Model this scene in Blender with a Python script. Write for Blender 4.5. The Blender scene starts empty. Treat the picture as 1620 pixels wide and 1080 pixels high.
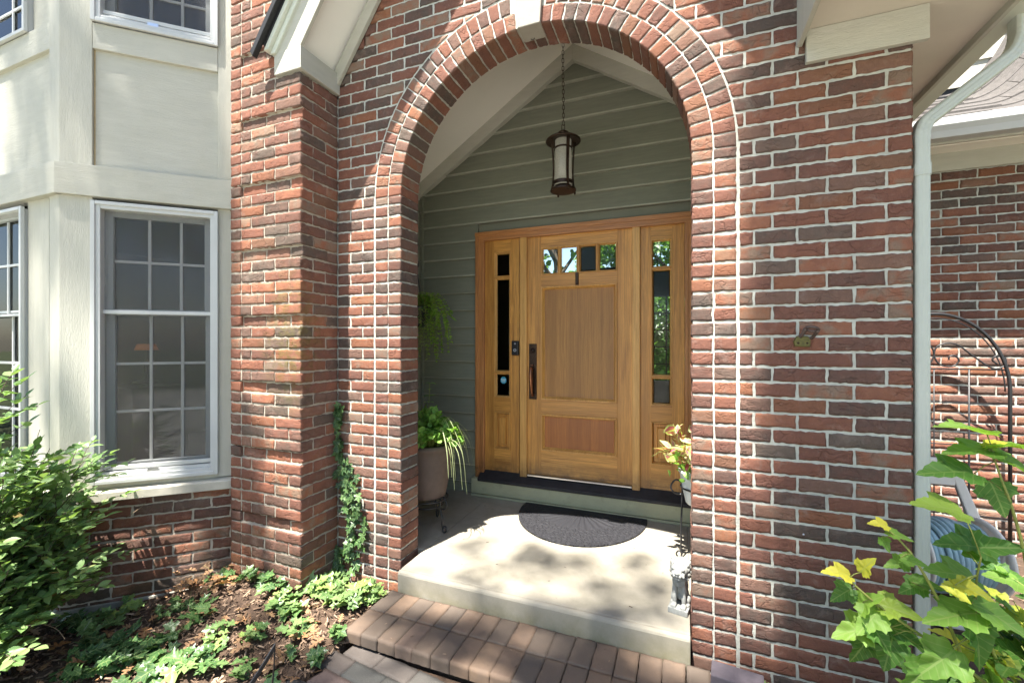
import bpy, bmesh, math, random
import numpy as np
from mathutils import Vector, Matrix
random.seed(7); rng = np.random.default_rng(7)
R = math.radians
S = bpy.context.scene
C = S.collection

# ---------------------------------------------------------------- camera, sky, sun, exposure
cd = bpy.data.cameras.new('camera'); cam = bpy.data.objects.new('camera', cd); C.objects.link(cam)
cam.location = (0, -2.211, 1.34); cam.rotation_euler = (R(90), 0, R(21.4))
cd.sensor_width = 36; cd.lens = 688 / 1620 * 36; cd.clip_end = 500; cd.clip_start = .05
S.camera = cam
SUN = Vector((.295, 1, -2.85)).normalized()          # the way the sunlight travels
w = bpy.data.worlds.new('World'); S.world = w; w.use_nodes = True
nt = w.node_tree; sky = nt.nodes.new('ShaderNodeTexSky'); sky.sky_type = 'NISHITA'; sky.sun_disc = False
sky.sun_elevation = math.asin(-SUN.z); sky.sun_rotation = math.atan2(-SUN.x, -SUN.y)
nt.links.new(sky.outputs[0], nt.nodes['Background'].inputs[0]); nt.nodes['Background'].inputs[1].default_value = .075
sd = bpy.data.lights.new('sun', 'SUN'); so = bpy.data.objects.new('sun', sd); C.objects.link(so)
sd.energy = 5.0; sd.angle = R(.55); sd.color = (1, .95, .86)
so.rotation_euler = SUN.to_track_quat('-Z', 'Y').to_euler(); so.location = (-2, -8, 20)
S.view_settings.view_transform = 'Standard'; S.view_settings.look = 'None'; S.view_settings.gamma = 1
S.view_settings.exposure = 2.2
S.cycles.max_bounces = 10; S.cycles.diffuse_bounces = 6; S.cycles.transparent_max_bounces = 16

# ---------------------------------------------------------------- materials
def mat(name, base=(.5, .5, .5), rough=.6, metal=0., spec=.5):
    m = bpy.data.materials.new(name); m.use_nodes = True
    b = m.node_tree.nodes['Principled BSDF']
    b.inputs['Base Color'].default_value = (*base, 1); b.inputs['Roughness'].default_value = rough
    b.inputs['Metallic'].default_value = metal; b.inputs['Specular IOR Level'].default_value = spec
    return m
class N:
    """node helper"""
    def __init__(s, m): s.m = m; s.t = m.node_tree; s.b = s.t.nodes['Principled BSDF']; s._c = None
    def n(s, k, **kw):
        o = s.t.nodes.new(k)
        for a, v in kw.items(): setattr(o, a, v)
        return o
    def l(s, a, b): s.t.links.new(a, b)
    def co(s, scale=(1, 1, 1), rot=(0, 0, 0)):
        if s._c is None: s._c = s.n('ShaderNodeTexCoord')
        mp = s.n('ShaderNodeMapping'); mp.inputs['Scale'].default_value = scale; mp.inputs['Rotation'].default_value = rot
        s.l(s._c.outputs['Object'], mp.inputs[0]); return mp.outputs[0]
    def noise(s, scale=5, detail=4, rough=.5, vec=None, dist=0):
        o = s.n('ShaderNodeTexNoise'); o.inputs['Scale'].default_value = scale; o.inputs['Detail'].default_value = detail
        o.inputs['Roughness'].default_value = rough; o.inputs['Distortion'].default_value = dist
        s.l(vec if vec is not None else s.co(), o.inputs['Vector']); return o.outputs[0]
    def ramp(s, fac, stops, interp='LINEAR'):
        o = s.n('ShaderNodeValToRGB'); cr = o.color_ramp; cr.interpolation = interp
        while len(cr.elements) < len(stops): cr.elements.new(.5)
        for e, (p, c) in zip(cr.elements, stops): e.position = p; e.color = (*c, 1) if hasattr(c, '__len__') else (c, c, c, 1)
        s.l(fac, o.inputs[0]); return o.outputs[0]
    def mix(s, f, a, b, mode='MIX'):
        o = s.n('ShaderNodeMix', data_type='RGBA', blend_type=mode)
        for i, v in ((0, f), (6, a), (7, b)):
            if isinstance(v, (int, float)): o.inputs[i].default_value = v if i == 0 else (v, v, v, 1)
            elif isinstance(v, tuple): o.inputs[i].default_value = (*v, 1)
            else: s.l(v, o.inputs[i])
        return o.outputs[2]
    def math(s, op, a, b=0., c=0.):
        o = s.n('ShaderNodeMath', operation=op)
        for i, v in enumerate((a, b, c)):
            if isinstance(v, (int, float)): o.inputs[i].default_value = v
            else: s.l(v, o.inputs[i])
        return o.outputs[0]
    def attr(s, name): o = s.n('ShaderNodeAttribute', attribute_name=name); return o
    def bump(s, h, strength=.3, dist=.002, prev=None):
        o = s.n('ShaderNodeBump'); o.inputs['Strength'].default_value = strength; o.inputs['Distance'].default_value = dist
        s.l(h, o.inputs['Height'])
        if prev is not None: s.l(prev, o.inputs['Normal'])
        s.l(o.outputs[0], s.b.inputs['Normal']); return o.outputs[0]
    def col(s, c): s.l(c, s.b.inputs['Base Color'])

def brick_mat(name, stops, moss=False, dirt=False, dark=1.):
    m = mat(name, rough=.9, spec=.25); n = N(m)
    t = n.attr('tint'); sp = n.n('ShaderNodeSeparateColor'); n.l(t.outputs['Color'], sp.inputs[0])
    v = n.math('ADD', sp.outputs[0], n.math('MULTIPLY', n.math('SUBTRACT', n.noise(18, 3), .5), .55))
    c = n.ramp(v, stops)
    c = n.mix(n.math('MULTIPLY', n.math('GREATER_THAN', sp.outputs[1], .84), .45), c, (.19, .145, .115))
    c = n.mix(n.math('MULTIPLY', n.math('GREATER_THAN', sp.outputs[2], .92), .45), c, (.32, .13, .06))
    c = n.mix(n.math('MULTIPLY', n.ramp(n.noise(330, 2), [(.42, 0.), (.7, 1.)]), .5), c, n.mix(.6, c, .03))
    c = n.mix(n.ramp(n.noise(55, 5, .7), [(.54, 0.), (.75, .25)]), c, (.42, .26, .20))
    c = n.mix(n.ramp(n.noise(9, 6, .75, dist=.5), [(.55, 0.), (.72, .42)]), c, (.33, .26, .22))
    if dirt:
        z = n.n('ShaderNodeSeparateXYZ'); n.l(n.co(), z.inputs[0])
        g = n.math('MULTIPLY', n.ramp(n.math('MULTIPLY', n.math('ADD', z.outputs[2], .3), 1.1), [(.1, 1.), (.75, 0.)]), n.ramp(n.noise(7, 5, .7), [(.4, 0.), (.62, 1.)]))
        c = n.mix(n.math('MULTIPLY', g, .75), c, (.055, .045, .025))
    if moss:
        g0 = n.n('ShaderNodeVectorMath', operation='DISTANCE'); n.l(n.co((1, 1, .5)), g0.inputs[0]); g0.inputs[1].default_value = (-2.17, -.3, .68)
        g = n.math('MULTIPLY', n.ramp(g0.outputs['Value'], [(.08, 1.), (.26, 0.)]), n.ramp(n.noise(22, 5, .7), [(.42, 0.), (.62, 1.)]))
        c = n.mix(n.math('MULTIPLY', g, .6), c, (.17, .15, .04))
    n.col(c)
    vo = n.n('ShaderNodeTexVoronoi', feature='DISTANCE_TO_EDGE'); vo.inputs['Scale'].default_value = 1
    dv = n.n('ShaderNodeVectorMath', operation='ADD'); nn = n.n('ShaderNodeTexNoise'); nn.inputs['Scale'].default_value = 14; n.l(n.co(), nn.inputs[0])
    sc = n.n('ShaderNodeVectorMath', operation='SCALE'); sc.inputs['Scale'].default_value = 2.0; n.l(nn.outputs['Color'], sc.inputs[0])
    n.l(n.co((11, 11, 30)), dv.inputs[0]); n.l(sc.outputs[0], dv.inputs[1]); n.l(dv.outputs[0], vo.inputs['Vector'])
    cr = n.ramp(vo.outputs['Distance'], [(0., 0.), (.07, 1.)])
    cr = n.mix(n.ramp(n.noise(10, 2), [(.45, 1.), (.6, 0.)]), cr, 1.)
    b1 = n.bump(cr, .8, .006)
    b2 = n.bump(n.noise(60, 8, .82), 1., .0085, b1); n.bump(n.noise(330, 3, .75), .8, .0020, b2)
    return m
M = {}
STOPS = [(0., (.118, .090, .075)), (.18, (.150, .088, .070)), (.4, (.200, .092, .068)), (.68, (.245, .104, .070)), (.88, (.325, .138, .084)), (1., (.275, .185, .135))]
M['brick'] = brick_mat('brick', STOPS)
M['brick_pil'] = brick_mat('sunlit_weathered_brick', [(p, (c[0] * 1.2, c[1] * 1.16, c[2] * 1.1)) for p, c in STOPS], moss=True, dirt=True)  # stops lightened to put sunlight into the colour; moss and dirt are real
M['brick_bay'] = brick_mat('bay_brick', STOPS, dirt=True)

def simple(name, base, rough=.7, var=.25, scale=6, bump=.2, bscale=120, bdist=.002, vec=(1, 1, 1), metal=0., spec=.4, tint=None):
    m = mat(name, base, rough, metal, spec); n = N(m)
    d = tuple(x * (1 - var) for x in base); l = tuple(min(1, x * (1 + var)) for x in base)
    c = n.ramp(n.noise(scale, 6, .65, n.co(vec)), [(.3, d), (.7, l)])
    if tint: c = n.mix(n.ramp(n.noise(scale * 2.3, 5, .7), [(.55, 0.), (.75, .7)]), c, tint)
    n.col(c); n.bump(n.noise(bscale, 5, .65, n.co(vec)), bump, bdist); return m
M['mortar'] = simple('mortar', (.48, .475, .42), .95, .22, 11, 1., 130, .004, tint=(.36, .35, .30))
M['mortar_tan'] = simple('tan_mortar', (.42, .37, .30), .95, .22, 11, 1., 130, .004, tint=(.30, .265, .215))
M['concrete'] = simple('porch_concrete', (.30, .275, .225), .85, .10, 3, .35, 300, .0012, tint=(.25, .23, .185))
m_ = M['concrete']; n_ = N(m_); b_ = m_.node_tree.nodes['Principled BSDF']; src = b_.inputs['Base Color'].links[0].from_socket
cc = n_.mix(n_.ramp(n_.noise(2.2, 7, .7, dist=.4), [(.45, 0.), (.68, .65)]), src, (.17, .155, .115))
cc = n_.mix(n_.ramp(n_.noise(260, 2, .8), [(.62, 0.), (.74, .5)]), cc, (.10, .09, .07))
zz = n_.n('ShaderNodeSeparateXYZ'); n_.l(n_.co(), zz.inputs[0])
cc = n_.mix(n_.math('MULTIPLY', n_.ramp(n_.math('ADD', zz.outputs[2], .2), [(.10, 1.), (.195, 0.)]), n_.ramp(n_.noise(5, 5, .7), [(.35, .1), (.6, .75)])), cc, (.17, .155, .085)); n_.col(cc)
M['bounce_concrete'] = simple('bounce_slab_concrete', (.42, .41, .38), .9, .1, 2, .4, 60, .003)  # pale surface of the added bounce slab
M['foundation'] = simple('foundation', (.30, .29, .25), .95, .2, 6, .5, 90, .004)
M['mulch'] = simple('mulch_soil', (.075, .048, .032), .98, .4, 25, 1., 60, .012)
M['lawn'] = simple('lawn', (.075, .095, .040), .95, .4, 1.5, .8, 40, .02)
M['paving'] = simple('grey_paver', (.21, .19, .17), .9, .3, 12, .6, 260, .002, tint=(.27, .17, .14))
M['iron'] = simple('black_iron', (.018, .018, .02), .42, .3, 20, .2, 200, .001, spec=.5)
M['bronze'] = simple('dark_bronze', (.045, .026, .018), .38, .35, 30, .15, 300, .0006, metal=.6)
M['black_plastic'] = mat('black_plastic', (.012, .013, .018), .3)
M['rubber'] = None
# painted rough sawn trim
def trim_mat(name, base, vec, seam=0):
    m = mat(name, base, .62, 0, .35); n = N(m)
    c = n.ramp(n.noise(4, 5, .6, n.co(vec)), [(.3, tuple(x * .9 for x in base)), (.7, base)])
    c = n.mix(n.ramp(n.noise(60, 4, .8), [(.68, 0.), (.74, .6)]), c, tuple(x * .45 for x in base))
    c = n.mix(n.ramp(n.noise(1.6, 5, .7), [(.5, 0.), (.8, .4)]), c, (base[0] * .82, base[1] * .78, base[2] * .68))
    n.col(c); w = n.noise(14, 5, .7, n.co(vec), dist=1.2)
    b = n.bump(w, .6, .007); n.bump(n.noise(55, 3, .6, n.co(vec)), .5, .002, b); return m
M['trim'] = trim_mat('cream_trim', (.50, .485, .415), (1.2, 1.2, 8))
M['trim_v'] = trim_mat('cream_trim_upright', (.50, .485, .415), (8, 8, 1.))
M['soffit'] = simple('soffit_paint', (.62, .56, .48), .7, .05, 3, .2, 30, .002)
M['ceiling'] = simple('porch_ceiling', (.86, .83, .76), .75, .03, 2, .1, 60, .001)
M['vinyl'] = simple('white_vinyl', (.50, .505, .495), .4, .04, 5, .05, 60, .001)
M['stone_sill'] = simple('stone_sill', (.48, .45, .38), .85, .15, 8, .4, 120, .002, tint=(.38, .37, .30))
M['gutter'] = simple('painted_aluminium', (.56, .58, .50), .35, .05, 5, .05, 30, .001, spec=.5)
M['downspout'] = simple('downspout_paint', (.48, .50, .445), .36, .05, 5, .05, 30, .001, spec=.5)
M['siding'] = simple('sage_siding', (.20, .205, .158), .62, .10, 5, .25, 40, .001, vec=(1, 1, 9), spec=.4, tint=(.175, .192, .15))
M['base_board'] = simple('sage_baseboard', (.34, .34, .225), .6, .10, 4, .25, 30, .001, tint=(.18, .2, .14))
M['threshold'] = simple('black_threshold', (.018, .017, .02), .6, .4, 14, .4, 120, .001)
M['shingle'] = simple('shingle', (.085, .078, .074), .95, .3, 40, .9, 500, .002, tint=(.135, .105, .095))
M['flashing'] = simple('flashing', (.02, .02, .022), .6, .2, 10, .1, 50, .001)
M['stone'] = simple('cast_stone', (.30, .305, .29), .9, .22, 30, .5, 400, .001, tint=(.20, .21, .20))
M['keystone'] = simple('keystone', (.34, .31, .265), .85, .08, 10, .4, 160, .002, tint=(.28, .25, .21))
M['bark'] = simple('bark', (.085, .062, .045), .95, .4, 20, .8, 60, .01)
M['twig'] = simple('pale_twig', (.30, .22, .15), .9, .3, 20, .4, 60, .002)
M['stem_green'] = simple('green_stem', (.20, .22, .05), .6, .3, 20, .2, 60, .002)
M['stem_red'] = simple('ivy_stem', (.14, .10, .05), .8, .3, 20, .3, 60, .002)
M['pot_brown'] = simple('aged_clay', (.115, .082, .07), .75, .2, 9, .35, 120, .001, tint=(.15, .095, .08))
M['pot_motif'] = simple('terracotta_motif', (.42, .17, .10), .8, .2, 60, .3, 200, .001)
M['pot_white'] = simple('pale_ceramic', (.62, .66, .66), .35, .06, 8, .1, 60, .001)
M['copper'] = simple('worn_copper', (.30, .13, .07), .3, .3, 20, .1, 200, .0005, metal=.9)
M['steel'] = mat('steel', (.6, .6, .62), .3, 1)
M['reel'] = simple('beige_plastic', (.72, .68, .62), .5, .06, 5, .1, 60, .001)
M['hose'] = simple('blue_hose', (.27, .40, .44), .4, .15, 15, .1, 60, .001)
M['moss_metal'] = simple('mossy_metal', (.10, .085, .02), .6, .5, 90, .5, 200, .002, tint=(.20, .19, .02))
M['purple_paver'] = simple('purple_paver', (.10, .085, .10), .9, .2, 20, .5, 200, .002)
M['room'] = simple('dark_room', (.018, .016, .014), .95, .1, 3, 0, 10)
M['hall'] = simple('hall_paint', (.03, .022, .015), .9, .1, 3, 0, 10)
M['screen_grey'] = mat('sash_grey', (.40, .42, .42), .5)

def wood(name, vec, base=(.66, .33, .075), dk=(.30, .12, .024), seed=0):
    m = mat(name, base, .42, 0, .5); n = N(m)
    a = n.noise(2.2, 6, .65, n.co(vec), dist=.6); b = n.noise(9, 4, .7, n.co(vec))
    c = n.ramp(a, [(.3, dk), (.5, base), (.72, tuple(x * 1.25 for x in base))])
    c = n.mix(n.ramp(b, [(.35, .55), (.6, 0.)]), c, tuple(x * .75 for x in dk))
    c = n.mix(n.ramp(n.noise(1., 3, .6, n.co(tuple(v * .45 for v in vec))), [(.38, .5), (.58, 0.)]), c, tuple(x * .9 for x in dk))
    c = n.mix(n.ramp(n.noise(1.1, 3), [(.35, 0.), (.75, .35)]), c, (base[0] * .9, base[1] * .72, base[2] * .6))
    z = n.n('ShaderNodeSeparateXYZ'); n.l(n.co(), z.inputs[0])   # scuffed, dirty foot of the wood
    g = n.math('MULTIPLY', n.ramp(z.outputs[2], [(.23, 1.), (.36, 0.)]), n.ramp(n.noise(16, 5, .7), [(.3, .3), (.65, 1.)]))
    c = n.mix(n.math('MULTIPLY', g, .75), c, (.055, .035, .02))
    n.col(c); n.bump(n.noise(12, 4, .7, n.co(vec)), .25, .0008)
    n.b.inputs['Coat Weight'].default_value = .15; n.b.inputs['Coat Roughness'].default_value = .25
    return m
M['wood_v'] = wood('wood_upright', (22, 22, .8)); M['wood_h'] = wood('wood_level', (.8, 22, 22))
M['wood_p'] = wood('wood_panel', (26, 26, .7), (.42, .195, .038), (.22, .092, .015))
M['wood_r'] = wood('wood_red_panel', (26, 26, .7), (.42, .145, .026), (.25, .075, .012))
M['wood_l'] = wood('wood_moulding', (22, 22, .8), (.74, .42, .125), (.46, .22, .05))
M['casing'] = wood('wood_casing', (22, 22, .8), (.50, .22, .075), (.30, .12, .038))
M['casing_h'] = wood('wood_casing_level', (.8, 22, 22), (.50, .22, .075), (.30, .12, .038))

def glass(name, tint=(1, 1, 1), rough=.01, base=.03, wavy=.0):
    m = bpy.data.materials.new(name); m.use_nodes = True; t = m.node_tree; t.nodes.remove(t.nodes['Principled BSDF'])
    o = t.nodes['Material Output']; mx = t.nodes.new('ShaderNodeMixShader'); tr = t.nodes.new('ShaderNodeBsdfTransparent'); gl = t.nodes.new('ShaderNodeBsdfGlossy')
    fr = t.nodes.new('ShaderNodeFresnel'); fr.inputs[0].default_value = 1.36; ad = t.nodes.new('ShaderNodeMath'); ad.operation = 'ADD'; ad.inputs[1].default_value = base
    tr.inputs[0].default_value = (*tint, 1); gl.inputs['Roughness'].default_value = rough
    t.links.new(fr.outputs[0], ad.inputs[0]); t.links.new(ad.outputs[0], mx.inputs[0]); t.links.new(tr.outputs[0], mx.inputs[1]); t.links.new(gl.outputs[0], mx.inputs[2]); t.links.new(mx.outputs[0], o.inputs[0])
    if wavy:
        nz = t.nodes.new('ShaderNodeTexNoise'); nz.inputs['Scale'].default_value = 25; bp = t.nodes.new('ShaderNodeBump'); bp.inputs['Strength'].default_value = wavy; bp.inputs['Distance'].default_value = .002
        t.links.new(nz.outputs[0], bp.inputs['Height']); t.links.new(bp.outputs[0], gl.inputs['Normal']); t.links.new(bp.outputs[0], fr.inputs['Normal'])
    return m
M['glass'] = glass('window_glass', (.8, .85, .83), base=.025, wavy=.10)
M['door_glass'] = glass('bevelled_glass', (.9, .95, .9), base=.01, wavy=.35)
def screen_mat():
    m = bpy.data.materials.new('insect_screen'); m.use_nodes = True; t = m.node_tree; b = t.nodes['Principled BSDF']
    b.inputs['Base Color'].default_value = (.085, .078, .075, 1); b.inputs['Roughness'].default_value = .6
    o = t.nodes['Material Output']; mx = t.nodes.new('ShaderNodeMixShader'); tr = t.nodes.new('ShaderNodeBsdfTransparent'); mx.inputs[0].default_value = .24
    t.links.new(tr.outputs[0], mx.inputs[1]); t.links.new(b.outputs[0], mx.inputs[2]); t.links.new(mx.outputs[0], o.inputs[0]); return m
M['screen'] = screen_mat()
def emit(name, c, s):
    m = mat(name, c, .6); b = m.node_tree.nodes['Principled BSDF']; b.inputs['Emission Color'].default_value = (*c, 1); b.inputs['Emission Strength'].default_value = s; return m
M['lampshade'] = emit('lit_lampshade', (.5, .14, .03), .06)
def frosted():
    m = mat('seedy_glass', (.42, .42, .36), .35, 0, .5); n = N(m); n.bump(n.noise(300, 2), .3, .001)
    n.col(n.ramp(n.noise(160, 3, .7), [(.35, (.10, .10, .085)), (.7, (.18, .18, .15))])); n.b.inputs['Subsurface Weight'].default_value = .0
    n.b.inputs['Emission Color'].default_value = (.9, .82, .6, 1); n.b.inputs['Emission Strength'].default_value = .03
    return m
M['seedy'] = frosted()
def mat_mat():
    m = mat('rubber_mat', (.03, .03, .035), .75, 0, .4); n = N(m)
    v = n.n('ShaderNodeVectorMath', operation='SUBTRACT'); n.l(n.co(), v.inputs[0]); v.inputs[1].default_value = (-.73, 1.15, 0)
    s = n.n('ShaderNodeSeparateXYZ'); n.l(v.outputs[0], s.inputs[0])
    an = n.math('ARCTAN2', s.outputs[1], s.outputs[0]); ln = n.n('ShaderNodeVectorMath', operation='LENGTH'); n.l(v.outputs[0], ln.inputs[0])
    w1 = n.math('SINE', n.math('ADD', n.math('MULTIPLY', an, 34), n.math('MULTIPLY', n.noise(12, 3), 4)))
    inner = n.ramp(ln.outputs['Value'], [(.30, 1.), (.34, 0.)])
    vv = n.n('ShaderNodeTexVoronoi'); vv.inputs['Scale'].default_value = 26; n.l(n.co(), vv.inputs['Vector'])
    h = n.mix(inner, n.math('SINE', n.math('MULTIPLY', vv.outputs['Distance'], 14)), w1)
    b = n.bump(h, .8, .005); n.bump(n.noise(500, 3), .5, .002, b)
    n.col(n.mix(n.ramp(n.noise(420, 3, .8), [(.55, 0.), (.8, .8)]), (.014, .014, .018), (.06, .06, .065))); return m
M['mat'] = mat_mat()
def leaf_mat(name, stops, trans=.35, vein=.0, rough=.45, edge=None, veinscale=7):
    m = mat(name, (.1, .2, .05), rough, 0, .45); n = N(m)
    t = n.attr('tint'); c = n.ramp(t.outputs['Fac'], stops)
    lv = n.attr('luv'); s = n.n('ShaderNodeSeparateXYZ'); n.l(lv.outputs['Vector'], s.inputs[0])
    if edge:
        e = n.math('ADD', s.outputs[2], n.math('MULTIPLY', n.math('SUBTRACT', n.noise(90, 2), .5), .25))
        c = n.mix(n.ramp(e, [(.50, 0.), (.60, 1.)]), n.ramp(t.outputs['Fac'], edge), c)
    if vein:
        ay = n.math('ABSOLUTE', s.outputs[1])
        f = n.math('FRACT', n.math('MULTIPLY', n.math('SUBTRACT', s.outputs[0], n.math('MULTIPLY', ay, .8)), veinscale))
        l1 = n.math('LESS_THAN', f, .16); l2 = n.math('LESS_THAN', ay, .018)
        k = n.math('MAXIMUM', n.math('MULTIPLY', l1, .6), l2)
        c = n.mix(n.math('MULTIPLY', k, vein), c, (.35, .42, .16)); n.bump(k, .6, .0015)
    n.col(c)
    tr = n.n('ShaderNodeBsdfTranslucent'); mx = n.n('ShaderNodeMixShader'); mx.inputs[0].default_value = trans
    tc = n.mix(1., c, (1.5, 1.6, .7), 'MULTIPLY'); n.l(tc, tr.inputs[0])
    n.l(n.b.outputs[0], mx.inputs[1]); n.l(tr.outputs[0], mx.inputs[2]); n.l(mx.outputs[0], n.t.nodes['Material Output'].inputs[0])
    return m
M['lf_shrub'] = leaf_mat('shrub_leaf', [(0, (.08, .155, .055)), (.4, (.15, .26, .085)), (.8, (.22, .34, .13)), (.975, (.24, .34, .13)), (1, (.30, .14, .05))], .3, .25, .4)
M['lf_right'] = leaf_mat('golden_leaf', [(0, (.045, .12, .022)), (.45, (.09, .21, .035)), (.75, (.22, .36, .06)), (1, (.50, .46, .05))], .48, .35, .55, veinscale=6)
M['lf_ivy'] = leaf_mat('ivy_leaf', [(0, (.028, .070, .028)), (.5, (.060, .135, .040)), (.8, (.18, .28, .10)), (1, (.28, .40, .09))], .2, .5, .35, veinscale=4)
M['lf_pot'] = leaf_mat('round_leaf', [(0, (.10, .25, .045)), (1, (.26, .46, .09))], .35, .2)
M['lf_fern'] = leaf_mat('fern_leaf', [(0, (.17, .34, .05)), (1, (.32, .48, .10))], .35)
M['lf_blade'] = leaf_mat('variegated_blade', [(0, (.25, .34, .12)), (1, (.55, .58, .34))], .3)
M['lf_coleus'] = leaf_mat('coleus_leaf', [(0, (.40, .52, .14)), (1, (.62, .66, .34))], .3, 0, .5, edge=[(0, (.40, .09, .12)), (1, (.58, .30, .30))])
M['lf_dead'] = leaf_mat('dry_leaf', [(0, (.10, .055, .032)), (.4, (.24, .135, .075)), (.75, (.34, .19, .10)), (.9, (.42, .20, .08)), (1, (.46, .34, .23))], .15, .2, .8)
M['lf_tree'] = leaf_mat('tree_leaf', [(0, (.04, .10, .02)), (1, (.11, .21, .04))], .35)
M['chip'] = leaf_mat('bark_chip', [(0, (.06, .037, .025)), (.5, (.15, .095, .062)), (1, (.36, .25, .17))], .0, 0, .9)

# ---------------------------------------------------------------- object helpers
def link(o, parent=None):
    C.objects.link(o)
    if parent is not None:
        o.parent = parent; o.matrix_parent_inverse = Matrix.Translation(-root_loc(parent))
    return o
def root_loc(p):
    v = Vector(p.location)
    return v
def tag(o, label=None, cat=None, group=None, kind=None):
    if label: o['label'] = label
    if cat: o['category'] = cat
    if group: o['group'] = group
    if kind: o['kind'] = kind
    return o
def thing(name, loc, label, cat, group=None):
    o = bpy.data.objects.new(name, None); o.location = loc; o.empty_display_size = .1; C.objects.link(o); return tag(o, label, cat, group)
class MB:
    def __init__(s): s.v = []; s.f = []
    def add(s, vs, fs):
        k = len(s.v); s.v += [tuple(p) for p in vs]; s.f += [tuple(i + k for i in f) for f in fs]; return s
    def box(s, x0, x1, y0, y1, z0, z1, M_=None):
        vs = [Vector((x, y, z)) for z in (z0, z1) for y in (y0, y1) for x in (x0, x1)]
        if M_ is not None: vs = [M_ @ p for p in vs]
        return s.add(vs, [(0, 2, 3, 1), (4, 5, 7, 6), (0, 1, 5, 4), (2, 6, 7, 3), (0, 4, 6, 2), (1, 3, 7, 5)])
    def prism(s, pts, d0, d1):
        """pts: list of 3-D points (polygon); extruded from +d0 to +d1 (vectors)"""
        n = len(pts); a = [Vector(p) + Vector(d0) for p in pts]; b = [Vector(p) + Vector(d1) for p in pts]
        return s.add(a + b, [tuple(range(n))[::-1], tuple(range(n, 2 * n))] + [(i, (i + 1) % n, n + (i + 1) % n, n + i) for i in range(n)])
    def tube(s, pts, r, seg=8, cap=True):
        pts = [Vector(p) for p in pts]; n = len(pts); rs = r if hasattr(r, '__len__') else [r] * n
        vs = []; up = Vector((.13, .07, .99)); prev = None
        for i, p in enumerate(pts):
            t = (pts[min(i + 1, n - 1)] - pts[max(i - 1, 0)]).normalized()
            if prev is None: a = t.cross(up if abs(t.z) < .95 else Vector((1, 0, 0))).normalized()
            else: a = (prev - t * prev.dot(t)).normalized()
            prev = a; b = t.cross(a)
            for k in range(seg):
                q = 2 * math.pi * k / seg; vs.append(p + (a * math.cos(q) + b * math.sin(q)) * rs[i])
        fs = [(i * seg + k, i * seg + (k + 1) % seg, (i + 1) * seg + (k + 1) % seg, (i + 1) * seg + k) for i in range(n - 1) for k in range(seg)]
        if cap: fs += [tuple(range(seg))[::-1], tuple((n - 1) * seg + k for k in range(seg))]
        return s.add(vs, fs)
    def lathe(s, prof, c=(0, 0, 0), seg=32, M_=None):
        vs = []; n = len(prof)
        for r, z in prof:
            for k in range(seg):
                q = 2 * math.pi * k / seg; p = Vector((r * math.cos(q), r * math.sin(q), z)) + Vector(c); vs.append(M_ @ p if M_ is not None else p)
        fs = [(i * seg + k, i * seg + (k + 1) % seg, (i + 1) * seg + (k + 1) % seg, (i + 1) * seg + k) for i in range(n - 1) for k in range(seg)]
        fs += [tuple(range(seg))[::-1], tuple((n - 1) * seg + k for k in range(seg))]
        return s.add(vs, fs)
    def obj(s, name, m, parent=None, smooth=False, bevel=0, bseg=2, sub=0):
        me = bpy.data.meshes.new(name); me.from_pydata(s.v, [], s.f); me.validate(); me.update()
        bm = bmesh.new(); bm.from_mesh(me); bmesh.ops.recalc_face_normals(bm, faces=bm.faces); bm.to_mesh(me); bm.free()
        me.materials.append(m)
        if smooth: me.polygons.foreach_set('use_smooth', [True] * len(me.polygons))
        o = bpy.data.objects.new(name, me); link(o, parent)
        if bevel:
            b = o.modifiers.new('bevel', 'BEVEL'); b.width = bevel; b.segments = bseg; b.limit_method = 'ANGLE'; b.angle_limit = R(40)
        if sub: q = o.modifiers.new('sub', 'SUBSURF'); q.levels = sub; q.render_levels = sub
        return o
def frame_M(P0, d):
    """frame of a wall plane: x along the wall, y into the wall, z up"""
    d = Vector((d[0], d[1], 0)).normalized(); n = Vector((-d.y, d.x, 0))
    return Matrix(((d.x, n.x, 0, P0[0]), (d.y, n.y, 0, P0[1]), (0, 0, 1, 0), (0, 0, 0, 1)))
def spline(pts, n=24):
    """Catmull-Rom through points"""
    P = [Vector(p) for p in pts]; P = [P[0] * 2 - P[1]] + P + [P[-1] * 2 - P[-2]]; out = []
    m = len(P) - 3
    for i in range(n + 1):
        t = i / n * m; k = min(int(t), m - 1); t -= k; a, b, c, d = P[k:k + 4]
        out.append(.5 * ((2 * b) + (c - a) * t + (2 * a - 5 * b + 4 * c - d) * t * t + (3 * b - a - 3 * c + d) * t ** 3))
    return out

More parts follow.
